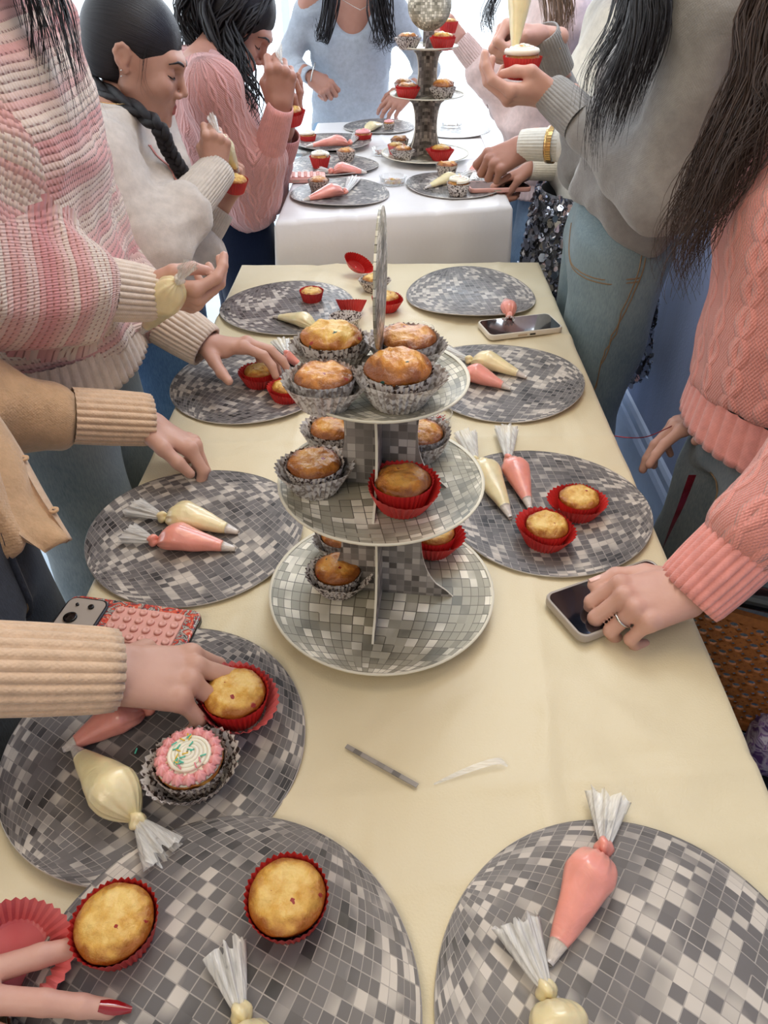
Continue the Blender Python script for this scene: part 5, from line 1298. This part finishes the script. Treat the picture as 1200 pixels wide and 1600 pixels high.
def PD():
    hc = at(368, 38, D=1.88)
    arms = {'R': dict(e=at(398, 318, D=1.90), w=at(437, 172, D=1.72), cuff=.085, cr=(.044, .036), hand=dict(x=(.12, .0, .98), n=(.25, -.92, .05), curl=FIST, thumb='tuck', spread=(4, 1, -2, -5), s=.94)),
            'L': dict(e=at(415, 300, D=2.15), w=at(446, 215, D=1.98), cuff=.05, hand=dict(x=(.45, -.1, .80), n=(.78, .1, -.60), curl=[(12, 18, 12), (22, 26, 18), (36, 34, 20), (44, 38, 22)], thumb='rest', spread=(10, 3, -4, -10), s=.90))}
    p = person('girl in a pale pink cable sweater with long wavy dark hair and navy trousers', (-.44, 2.12), (.9, .35), (-.455, 2.13, .82), (-.47, 2.05, 1.13), hc, (.82, -.12, -.56), arms,
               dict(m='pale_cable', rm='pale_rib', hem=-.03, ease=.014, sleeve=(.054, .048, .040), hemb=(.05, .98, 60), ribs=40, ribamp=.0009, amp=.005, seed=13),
               dict(m='jean_navy', ease=.016), 'skin_c', hh=.97, hh_up=(.5, .05, 1), bw=.145, bd=.105, res=.009, shoulder=.15)
    H = p['H']; r = p['root']; scalp(r, H, MAT['hair_black'], front=.055, th=.014)
    g = [[H.L(.055, .0, .09), H.L(.088, .01, .0), at(378, 110, D=1.80), at(392, 165, D=1.80), at(388, 215, D=1.82)], [H.L(.06, -.05, .08), H.L(.09, -.06, .0), at(352, 120, D=1.84), at(376, 180, D=1.82), at(380, 225, D=1.84)],
         [H.L(-.03, -.09, .08), H.L(.03, -.12, .0), at(300, 80, D=1.95), at(318, 150, D=1.92), at(362, 205, D=1.86)], [H.L(.05, -.06, .09), H.L(.08, -.09, .02), at(322, 70, D=1.86), at(340, 130, D=1.86), at(368, 190, D=1.84)]]
    g += [[H.L(.03, .05, .10), H.L(.078, .045, .045), H.L(.088, .03, -.03), at(372, 120, D=1.79), at(388, 190, D=1.81)], [H.L(.02, .0, .125), H.L(.085, .0, .05), H.L(.095, -.01, -.05), at(360, 130, D=1.81), at(382, 205, D=1.82)], [H.L(-.02, -.06, .12), H.L(.05, -.09, .06), H.L(.06, -.12, -.05), at(330, 120, D=1.88), at(365, 195, D=1.85)]]
    locks(r, g, 260, (.010, .030), .0052, MAT['hair_black'], 21, .007, wf=18)
    return p
def PE():
    arms = {'R': dict(e=at(446, 98, Y=3.36), w=at(484, 118, Y=3.22), cuff=.05, cr=(.035, .033), hand=dict(x=(.80, -.25, -.45), n=(.0, -.75, .6), curl=[(40, 70, 40), (50, 78, 40), (56, 80, 40), (60, 80, 40)], thumb='over', spread=(4, 1, -2, -5), s=.95)),
            'L': dict(e=at(668, 108, Y=3.40), w=at(640, 140, Y=3.24), cuff=.05, cr=(.035, .033), hand=dict(x=(-.7, -.3, -.5), n=(0, -.75, .6), curl=REL, thumb='rest', s=.95))}
    p = person('woman in a light grey scoop-neck top with long dark hair standing at the far end', (-.16, 3.42), (.05, -1), (-.185, 3.44, .80), at(549, 5, Y=3.38), at(549, 5, Y=3.38) + A_(0, -.02, .25), (0, -.9, -.45), arms,
               dict(m='grey_tee', rm='grey_tee', name='scoop_top', hem=-.06, ease=.004, se=.6, sleeve=(.048, .043, .036), cufflen=.05, amp=.006, fs=22, neckcut=(.03, .10, (.095, .10, .115)), ribamp=.0004, ribs=30),
               dict(m='jean_light', ease=.010), 'skin_c', bw=.165, bd=.11, res=.010, shoulder=.165)
    H = p['H']; r = p['root']; scalp(r, H, MAT['hair_black'])
    g = [[H.L(sx * .06, .0, .10), H.L(sx * .10, .02, -.04), at(x1, -20, Y=3.22), at(x2, 60, Y=3.20), at(x3, y3, Y=3.20)] for sx, x1, x2, x3, y3 in ((1, 520, 506, 498, 20), (-1, 588, 592, 586, 80), (-1, 600, 608, 612, 70))]
    locks(r, g, 120, (.012, .03), .0055, MAT['hair_black'], 31, .008, wf=14)
    V, F, A = tube([at(489, 113, Y=3.21) + A_(0, .034 * math.cos(t), 0) * .9 + A_(.010 * math.sin(t), 0, .032 * math.sin(t)) for t in np.linspace(0, 2 * PI, 24)], .0025, 6); mkq('bracelet', V, [f for f in F if len(f) == 4], MAT['metal'], r)
    nx = bez([at(535, 0, Y=3.26), at(560, 14, Y=3.25), at(566, 14, Y=3.25), at(590, -2, Y=3.26)], 20); V, F, A = tube(nx, .0010, 5); mkq('necklace', V, [f for f in F if len(f) == 4], MAT['metal'], r)
    return p
def PF():
    arms = {'R': dict(e=at(815, 185, D=2.50), w=at(722, 68, D=2.40), cuff=.06, cr=(.045, .040), hand=dict(x=(-.65, -.15, .55), n=(.1, -.9, .2), curl=[(30, 40, 24), (36, 44, 26), (40, 46, 26), (44, 48, 28)], thumb='pinch', s=1.0)),
            'L': dict(e=at(830, 200, D=2.45), w=at(770, 150, D=2.75), cuff=.06, hand=None)}
    p = person('person in a blush pink knit sweater lifting a cupcake behind the far stand', (.50, 2.78), (-1, -.1), (.52, 2.80, .82), (.49, 2.76, 1.22), (.42, 2.74, 1.46), (-.9, -.1, -.4), arms,
               dict(m='blush', rm='blush', hem=-.10, ease=.018, se=1.0, sleeve=(.056, .052, .044), hemw=1.1, ribs=30, amp=.010, seed=41, hemb=(.05, 1.04, 60)),
               dict(m='jean_light', ease=.016), 'skin_d', bw=.17, bd=.12, res=.010)
    H = p['H']; r = p['root']; scalp(r, H, MAT['hair_brown'])
    locks(r, [[H.L(.06, .0, .09), H.L(.09, .02, -.03), at(775, -10, D=2.42), at(762, 35, D=2.40), at(760, 62, D=2.40)]], 45, (.01, .02), .004, MAT['hair_black'], 41, .006)
    return p
def PG():
    arms = {'R': dict(e=at(905, 262, D=2.05), w=at(832, 262, D=2.02), cuff=.06, cr=(.040, .036), hand=dict(x=(-.85, -.05, -.35), n=(-.3, .5, .8), curl=[(20, 24, 16), (60, 70, 40), (64, 74, 40), (66, 76, 40)], thumb='tuck', s=.95)),
            'L': dict(e=at(930, 226, D=1.66), w=at(822, 226, D=1.72), cuff=.075, cr=(.042, .038), ribs=30, hand=dict(x=(-.80, -.1, -.35), n=(-.35, -.62, .70), curl=[(40, 62, 34), (56, 76, 40), (62, 80, 40), (64, 80, 40)], thumb='pinch', s=1.0))}
    p = person('person in a white long-sleeved top and sequin skirt tapping the pink phone', (.56, 2.12), (-1, 0), (.565, 2.12, .84), (.53, 2.02, 1.24), (.50, 1.98, 1.47), (-.85, .1, -.5), arms,
               dict(m='white_knit', rm='white_knit', hem=-.04, ease=.012, sleeve=(.054, .048, .042), hemw=1.0, amp=.006, seed=51, ribamp=.0005),
               dict(m='jean_light', ease=.016), 'skin_c', bw=.15, bd=.11, res=.010)
    H = p['H']; r = p['root']; scalp(r, H, MAT['hair_light'])
    locks(r, [[H.L(.06, .0, .09), H.L(.09, .02, -.03), at(868, -60, D=1.72), at(862, 30, D=1.70), at(866, 96, D=1.70)], [H.L(.06, -.03, .09), H.L(.09, .0, -.03), at(890, -60, D=1.74), at(882, 20, D=1.72), at(878, 70, D=1.72)]], 130, (.012, .024), .0035, MAT['hair_light'], 51, .003)
    # sequin skirt: small overlapping discs on a cone, too many to count
    rs = random.Random(5); V = []; F = []
    for i in range(5200):
        z = rs.uniform(.34, .86); a = rs.uniform(0, 2 * PI); rx = .17 + (.86 - z) * .10; ry = .14 + (.86 - z) * .10; n = A_(math.cos(a), math.sin(a), .15); c = A_(.565 + rx * math.cos(a), 2.12 + ry * math.sin(a), z) + n * rs.uniform(0, .012)
        n = nrm(n + A_(rs.gauss(0, .5), rs.gauss(0, .5), rs.gauss(0, .5))); u = nrm(np.cross(n, A_(0, 0, 1))); w = np.cross(n, u); o = len(V); s = rs.uniform(.006, .011)
        V += [c + (u * math.cos(t) + w * math.sin(t) * 1.2) * s for t in np.linspace(0, 2 * PI, 7)[:-1]]; F.append(tuple(range(o, o + 6)))
    o = mk('sequins', np.array(V) - np.array(r.location), F, MAT['sequin'], r, False); tag(o, kind='stuff')
    Vc, Fc = lathe([(1.0, 0), (1.0, 1.0)], 40); Vc = [(.565 + x * (.165 + (1 - z) * .055), 2.12 + y * (.135 + (1 - z) * .055), .34 + z * .52) for x, y, z in Vc]; mkq('skirt', Vc, [f for f in Fc if len(f) == 4], MAT['skirt'], r)
    w = np.array(arms['L']['w']); d = nrm(w - np.array(arms['L']['e'])); c = w - d * .060; rb = ribtube('watch_band', [c - d * .008, c + d * .008], [.046, .046], MAT['gold'], r, 30, .0003, .001, 4, .86)
    return p
def PH_():
    arms = {'L': dict(e=at(1035, 305, D=1.24), w=at(866, 150, D=1.32), cuff=.065, cr=(.042, .037), hand=dict(x=(-.98, -.02, -.02), n=(-.10, -.45, -.88), curl=[(30, 34, 20), (36, 38, 22), (40, 42, 24), (44, 46, 26)], thumb=((.050, .034, -.030), (.076, .022, -.036), (.098, .010, -.036)), spread=(4, 1, -3, -7), s=.96)),
            'R': dict(e=at(920, 250, D=1.68), w=at(850, 60, D=1.46), cuff=.06, cr=(.040, .037), hand=dict(x=(-.92, -.1, .10), n=(-.55, .35, .60), curl=FIST, thumb='tuck', spread=(4, 1, -2, -6), s=.98))}
    p = person('person in a grey knit sweater and washed jeans piping icing onto a cupcake', (.54, 1.60), (-1, .1), (.490, 1.62, .92), (.50, 1.48, 1.32), (.44, 1.42, 1.57), (-.85, .1, -.5), arms,
               dict(m='grey_melange', rm='grey_melange', hem=.035, ease=.012, sleeve=(.060, .052, .040), cufflen=.06, ribs=36, ribamp=.0008, amp=.011, seed=61, hemw=.98),
               dict(m='jean_green', ease=.024, flare=.02), 'skin_d', bw=.165, bd=.12, res=.008)
    H = p['H']; r = p['root']; scalp(r, H, MAT['hair_black'])
    g = [[H.L(.05, .0, .10), H.L(.08, .02, -.02), at(1015, -60, D=1.10), at(985, 60, D=1.10), at(935, 180, D=1.13), at(930, 285, D=1.17)],
         [H.L(.05, -.03, .10), H.L(.09, -.02, -.02), at(1020, -60, D=1.08), at(1000, 60, D=1.08), at(968, 170, D=1.12), at(950, 235, D=1.16)],
         [H.L(.05, .02, .10), H.L(.08, .04, -.02), at(995, -60, D=1.14), at(968, 40, D=1.14), at(925, 120, D=1.16), at(916, 240, D=1.20)],
         [H.L(.06, -.03, .10), H.L(.09, -.03, -.02), at(1040, -60, D=1.06), at(1030, 40, D=1.06), at(1002, 130, D=1.10), at(975, 205, D=1.14)]]
    locks(r, g, 420, (.010, .020, .022, .014), .0021, MAT['hair_black'], 61, .003, stray=.4)
    # chain bracelet
    w = np.array(arms['R']['w']); d = nrm(w - np.array(arms['R']['e'])); u = nrm(np.cross(d, A_(0, 0, 1))); v = np.cross(d, u)
    for i in range(16):
        t = 2 * PI * i / 16; c = w - d * .018 + (u * math.cos(t) + v * math.sin(t) * .8) * .034; tg = -u * math.sin(t) + v * math.cos(t) * .8; q = (d if i % 2 else np.cross(d, nrm(tg)))
        V, F, A = tube([c + tg * .0075 * math.cos(a) + q * .0045 * math.sin(a) for a in np.linspace(0, 2 * PI, 14)], .0011, 5); mkq('chain_link', V, [f for f in F if len(f) == 4], MAT['gold'], r)
    for nm, P in (('pocket_seam', [at(898, 352, D=1.60), at(908, 392, D=1.58), at(945, 420, D=1.55), at(992, 432, D=1.50)]), ('pocket_seam', [at(904, 350, D=1.60), at(914, 388, D=1.58), at(948, 413, D=1.55), at(992, 424, D=1.50)]), ('side_seam', [at(1003, 395, D=1.45), at(994, 455, D=1.47), at(964, 560, D=1.50), at(936, 650, D=1.54)]), ('side_seam', [at(1010, 395, D=1.45), at(1001, 455, D=1.47), at(971, 560, D=1.50), at(943, 650, D=1.54)])): seam(p, nm, P, .0013)
    patch(p, 'coin_pocket', (at(1004, 378, D=1.46), at(1030, 380, D=1.44), at(1028, 405, D=1.44), at(1004, 402, D=1.46)), 'jean_green')
    patch(p, 'belt_loop', (at(903, 350, D=1.62), at(911, 353, D=1.62), at(910, 384, D=1.62), at(902, 381, D=1.62)), 'jean_green', .003, 6, 10)
    return p
def seam(p, name, pts, rad=.0016, m='stitch', n=30, ex=1.0):
    tr = p['trousers']; Q = [snap(q, tr, rad * .4) for q in bez(pts, n)]; V, F, A = tube(Q, rad, 6, ex); mkq(name, V, [f for f in F if len(f) == 4], MAT[m], p['root'])
def patch(p, name, quad, m, th=.0022, nu=16, nv=8):
    """a sewn-on cloth piece lying on the trousers; quad = 4 points"""
    a, b, c, d = [np.array(q) for q in quad]; V = []
    for s in (th, -th):
        for i in range(nu):
            for j in range(nv):
                u, v = i / (nu - 1), j / (nv - 1); V.append(snap((a * (1 - u) + b * u) * (1 - v) + (d * (1 - u) + c * u) * v, p['trousers'], s))
    k = nu * nv; F = grid_faces(nu, nv); F = F + [tuple(i + k for i in f[::-1]) for f in F]
    mkq(name, V, F, MAT[m], p['root'])
def PI_():
    arms = {'L': dict(e=at(1300, 720, D=.80), w=at(1092, 914, D=.845), cuff=.055, bare=-.005, cr=(.045, .042), nails=1.05, hand=dict(x=(-.96, -.22, -.12), n=(-.10, -.18, .97), curl=[(40, 50, 26), (46, 56, 30), (52, 60, 34), (56, 60, 36)], thumb=((.044, .042, -.014), (.078, .050, -.016), (.108, .046, -.018)), spread=(3, 0, -3, -6), s=.98)),
            'R': dict(e=at(1230, 470, D=1.36), w=at(1128, 628, D=1.26), cuff=.04, cr=(.044, .040), hand=dict(x=(-.80, -.15, -.45), n=(-.3, .3, .85), curl=[(6, 12, 8), (14, 20, 10), (26, 26, 14), (36, 34, 18)], thumb=((.044, .052, -.010), (.066, .070, -.008), (.086, .084, -.008)), spread=(16, 3, -10, -22), s=.98))}
    p = person('person in a chunky pink cable sweater and faded jeans whose hand covers the dark phone', (.62, 1.0), (-1, .05), (.615, 1.02, .80), (.60, 1.08, 1.22), (.60, 1.04, 1.50), (-.85, -.1, -.5), arms,
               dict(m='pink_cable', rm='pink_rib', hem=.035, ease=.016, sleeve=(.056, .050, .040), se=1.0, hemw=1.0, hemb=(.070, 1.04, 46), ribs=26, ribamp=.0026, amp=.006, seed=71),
               dict(m='jean_grey', ease=.020), 'skin_d', bw=.17, bd=.125, res=.008)
    H = p['H']; r = p['root']; scalp(r, H, MAT['hair_brown'])
    g = [[H.L(.05, .0, .10), H.L(.09, .02, -.02), at(1230, -20, D=.92), at(1185, 130, D=.95), at(1115, 290, D=1.00), at(1066, 400, D=1.03), at(1060, 480, D=1.05)],
         [H.L(.05, -.03, .10), H.L(.09, -.02, -.02), at(1250, 0, D=.90), at(1205, 140, D=.94), at(1135, 290, D=.98), at(1085, 400, D=1.02), at(1082, 470, D=1.04)],
         [H.L(-.05, -.0, .10), H.L(-.05, -.09, -.02), at(1215, -30, D=.98), at(1165, 120, D=1.0), at(1095, 260, D=1.04), at(1050, 370, D=1.06), at(1042, 450, D=1.08)],
         [H.L(.05, -.0, .10), H.L(.07, -.09, -.02), at(1250, 60, D=.90), at(1205, 170, D=.92), at(1150, 270, D=.96), at(1105, 370, D=1.0)]]
    locks(r, g, 420, (.014, .022, .022, .018), .0019, MAT['hair_brown'], 71, .007, wf=17, pts=34, stray=.3)
    seam(p, 'pocket_seam', [at(1098, 742, D=1.20), at(1086, 790, D=1.22), at(1060, 850, D=1.26)], .0015)
    hf = arms['L']['hf']
    def ring(name, c, ax, rr, th, m):
        u = nrm(np.cross(ax, A_(0, 0, 1))); v = np.cross(ax, u); V, F, A = tube([c + (u * math.cos(t) + v * math.sin(t)) * rr for t in np.linspace(0, 2 * PI, 22)], th, 6); mkq(name, V, [f for f in F if len(f) == 4], MAT[m], r)
    ring('ring', hf.L((.098, -.012, -.014)), nrm(hf.L((.11, -.012, -.03)) - hf.L((.085, -.012, .0))), .0100, .0014, 'metal')
    w = np.array(arms['R']['w']); d = nrm(A_(-.80, -.15, -.45)); ring('watch_band', w + d * .015, d, .033, .0025, 'gold')
    V, F = slab(.013, .011, .004, [(0, .001), (.004, 0), (.006, .001)]); c = w + d * .015 + A_(-.01, -.033, -.004); mkq('watch_face', [c + A_(a, -z, b) for a, b, z in V], [f for f in F if len(f) == 4], MAT['metal'], r)
    return p
def PJ():
    arms = {'R': dict(e=at(-560, 1650, D=.50), w=at(-238, 1630, D=.522), cuff=.05, cr=(.040, .037), nails=1.8, hand=dict(x=(.96, .24, -.04), n=(-.05, -.1, 1), curl=[(6, 12, 8), (4, 8, 5), (20, 18, 10), (40, 34, 16)], thumb='rest', spread=(8, -14, -22, -30), s=.98))}
    p = person('person with long glossy red nails reaching in from the lower left corner', (-.60, .02), (1, .15), (-.62, .0, .90), (-.62, .02, 1.26), (-.60, .04, 1.52), (.8, .3, -.4), arms,
               dict(m='grey_melange', rm='grey_melange', hem=-.05, ease=.012, sleeve=(.054, .046, .036), amp=.006, seed=81), dict(m='jean_dark', ease=.014), 'skin_d', res=.012, nails='nail_red', headres=.007)
    scalp(p['root'], p['H'], MAT['hair_brown'], h=.007)
    hf = arms['R']['hf']; r = p['root']
    c = hf.L((.108, .002, -.018)); V, F, A = tube([c + A_(0, .0095 * math.cos(t), .0095 * math.sin(t)) for t in np.linspace(0, 2 * PI, 20)], .0022, 6); mkq('ring', V, [f for f in F if len(f) == 4], MAT['metal'], r)
    V, F = box(-.005, .005, -.005, .005, 0, .004); mkq('gemstone', [c + A_(a, b, z + .009) for a, b, z in V], F, MAT['gem'], r)
    return p
MAT['sequin'] = simple('silver_sequins', (190, 192, 200), 0.16, 0.1, bumps=0, Metallic=0.9); MAT['skirt'] = simple('grey_skirt_cloth', (120, 124, 132), 0.8, 0.1)
MAT['gem'] = simple('pale_blue_gem', (196, 220, 232), 0.08, 0.05, bumps=0)
pa = PA(); pb = PB(); pc = PC(); pd = PD(); pe = PE(); pf = PF(); pg = PG(); ph_ = PH_(); pi_ = PI_(); pj = PJ()
# ================================================================ things held in hands
def held_cup(p, label, seed, case='red', s=1.0, tilt=0.0, td=0.0, **kw):
    c = cupcake(tuple(p), label, seed, case, s, tilt=tilt, td=td, group='cupcakes held in hands', **kw); return c
GH = 'piping bags held in hands'
held_cup(at(813, 124, D=1.335), 'white frosted cupcake in red case held under the nozzle of a bag', 81, s=1.0, outer=None, top=top_swirl('frost_white', 3))
bag(at(803, 88, D=1.325), at(815, -40, D=1.30), at(820, -90, D=1.30), 'cream', 'cream icing bag squeezed upright above a frosted cupcake', 31, held=True, R=.021, group=GH, Ltip=.1)
held_cup(at(367, 300, D=1.59), 'red-cased cupcake cradled by the girl in the oatmeal sweatshirt', 82, s=.80, tilt=.2, outer=None)
bag(at(372, 268, D=1.60), at(343, 214, D=1.475), at(331, 183, D=1.47), 'cream', 'icing bag with white tail gripped by the girl in the oatmeal sweatshirt', 32, held=True, R=.019, group=GH, tailw=.013)
held_cup(at(455, 196, D=1.90), 'red-cased cupcake with white icing dots held below a raised fist', 83, s=.95, outer='red', tilt=-.1)
bag(at(455, 172, D=1.86), at(439, 104, D=1.68), at(434, 74, D=1.67), 'cream', 'icing bag with clear tail gripped by the girl in the cable sweater', 33, held=True, R=.019, group=GH, tailw=.013)
bag(at(222, 520, D=1.20), at(278, 440, D=1.085), at(296, 414, D=1.06), 'cream', 'round-bellied cream icing bag with white tail held by the striped sweater', 34, held=True, R=.027, group=GH, tailw=.016)
held_cup(at(700, 52, D=2.32), 'red-cased cupcake lifted behind the top tier of the far stand', 84, s=.9)

# ================================================================ chair, bag, jacket, ribbon
MAT['black_gloss'] = simple('black_lacquer', (12, 12, 16), 0.15, 0.05, bumps=0, Coat_Weight=0.6); MAT['cane'] = simple('woven_cane', (150, 92, 44), 0.55, 0.18, 160, 0.5, 0.001)
MAT['seat_cloth'] = simple('dark_seat_cloth', (18, 20, 34), 0.8, 0.1); MAT['navy_coat'] = simple('navy_quilted_cloth', (24, 28, 44), 0.7, 0.1)
def chair():
    r = empty('cane_chair', (.575, .60, 0), -.42); tag(r, 'black lacquered chair with a woven cane back at the right edge of near table', 'chair')
    W, z0, z1 = .215, .52, .735
    def bar(name, pts, rad, m='black_gloss'): V, F, A = tube(bez(pts, 20), rad, 10); return mk(name, V, F, MAT[m], r)
    bar('top_rail', [(-W, 0, z1 - .01), (-W * .9, .004, z1 + .012), (0, .012, z1 + .018), (W * .9, .004, z1 + .012), (W, 0, z1 - .01)], .016)
    bar('bottom_rail', [(-W, 0, z0), (0, .010, z0), (W, 0, z0)], .011)
    for s in (-1, 1):
        bar('back_post', [(s * W, 0, z1 - .01), (s * W, .0, z0), (s * W * .97, -.02, .44), (s * W * .95, .03, .0)], .013)
        bar('leg', [(s * W * .95, -.42, .43), (s * W, -.45, .0)], .013)
    for z in (z1 - .012, z0 + .012): V, F = box(-W + .012, W - .012, -.006, .003, z - .008, z + .006); mk('cane_border', V, F, MAT['cane'], r, False)
    # cane weave: a lattice with round holes, joined
    nx, nz = 26, 15; V = []; F = []; cw = (2 * W - .024) / nx; chh = (z1 - z0 - .02) / nz; K = 8
    for i in range(nx):
        for j in range(nz):
            cx = -W + .012 + cw * (i + .5); cz = z0 + .01 + chh * (j + .5); sh_ = cw * .0; o = len(V); big = (i + j) % 2 == 0; q = .36 if big else .12
            for y in (-.002, .002):
                for k in range(K):
                    a = PI / 4 * k + PI / 8; V.append((cx + cw * q * math.cos(a), y, cz + chh * q * math.sin(a)))
                for k in range(K):
                    a = PI / 4 * k + PI / 8; x_, z_ = math.cos(a), math.sin(a); m = max(abs(x_), abs(z_)); V.append((cx + cw * .5 * x_ / m, y, cz + chh * .5 * z_ / m))
            for k in range(K):
                k2 = (k + 1) % K; F += [(o + k, o + k2, o + 8 + k2, o + 8 + k), (o + 16 + k, o + 24 + k, o + 24 + k2, o + 16 + k2), (o + k, o + 16 + k, o + 16 + k2, o + k2)]
    tag(mk('cane_weave', V, F, MAT['cane'], r, False), kind='stuff')
    V, F = slab(.22, .215, .05, [(0.425, .01), (.432, 0), (.458, 0), (.466, .012)]); o = mk('seat', V, F, MAT['seat_cloth'], r, False); o.location = (0, -.22, 0)
    V, F = tube(bez([(-W, -.05, .30), (0, -.06, .30), (W, -.05, .30)], 8), .008, 8)[:2]; mk('stretcher', V, F, MAT['black_gloss'], r)
    return r
chair()
def jacket():
    r = empty('jacket', (.62, .76, 0)); tag(r, 'dark navy jacket lying over a surface behind the cane chair', 'jacket')
    f = disp(U([ell((.60, .78, .60), ((1, 0, 0), (0, 1, 0), (0, 0, 1)), (.17, .085, .16)), ell((.62, .76, .45), ((1, 0, 0), (0, 1, 0), (0, 0, 1)), (.16, .085, .22))], .05), waves(8, 30, .010)); V, F = surf(f, .012); mkq('jacket_body', V, F, MAT['navy_coat'], r)
    f = rc((.50, .78, .62), (.47, .80, .40), .045, .035); V, F = surf(disp(f, waves(9, 40, .006)), .010); mkq('sleeve', V, F, MAT['navy_coat'], r)
def scarf_mat():
    M = Mat('purple_print_cloth', 0.5); v = M.src(); M.col(M.ramp(M.noise(v, 45, 2, .5, 1.5), [(.38, lin(90, 62, 120)), (.48, lin(190, 180, 200)), (.56, lin(120, 80, 150)), (.66, lin(214, 208, 222))])); return M.m
MAT['purple'] = scarf_mat()
def pouch():
    q = at(1200, 1185, Z=.50); r = empty('pouch', (q[0], q[1], .47)); tag(r, 'purple and white patterned pouch on the seat of the cane chair', 'pouch')
    f = disp(U([ell((q[0] + .02, q[1], .53), ((1, 0, 0), (0, 1, 0), (0, 0, 1)), (.055, .045, .055)), rc((q[0] + .02, q[1], .57), (q[0] + .02, q[1] + .01, .60), .02, .028)], .02), waves(3, 60, .005)); V, F = surf(f, .006); mkq('pouch_body', V, F, MAT['purple'], r)
    V, F, A = tube([(q[0] + .02 + .026 * math.cos(t), q[1] + .004 + .022 * math.sin(t), .578) for t in np.linspace(0, 2 * PI, 24)], .004, 6); mkq('drawstring', V, [f for f in F if len(f) == 4], MAT['white_knit'], r)
pouch()
MAT['foil_red'] = simple('maroon_foil', (150, 50, 66), 0.18, 0.2, 60, 0.2, Metallic=0.8)
P = bez([at(1082, 742, D=1.14), at(1064, 790, D=1.17), at(1050, 822, D=1.20), at(1035, 858, D=1.24)], 26); V = []
for i, q in enumerate(P):
    a = i * .05; w = A_(math.cos(a), .4 * math.sin(a), 0) * .006; V += [q - w, q + w]
tag(mk('ribbon', V, [(2 * i, 2 * i + 1, 2 * i + 3, 2 * i + 2) for i in range(25)], MAT['foil_red']), 'shiny maroon foil ribbon dangling beside faded jeans near the blue wall', 'ribbon')
P = bez([at(1072, 654, D=1.26), at(1045, 668, D=1.26), at(1012, 682, D=1.26), at(985, 684, D=1.26), at(958, 681, D=1.27)], 30)
V, F, A = tube(P, .0009, 6); tag(mk('string', V, F, MAT['foil_red']), 'thin dark red string trailing from the hand with a watch', 'string')
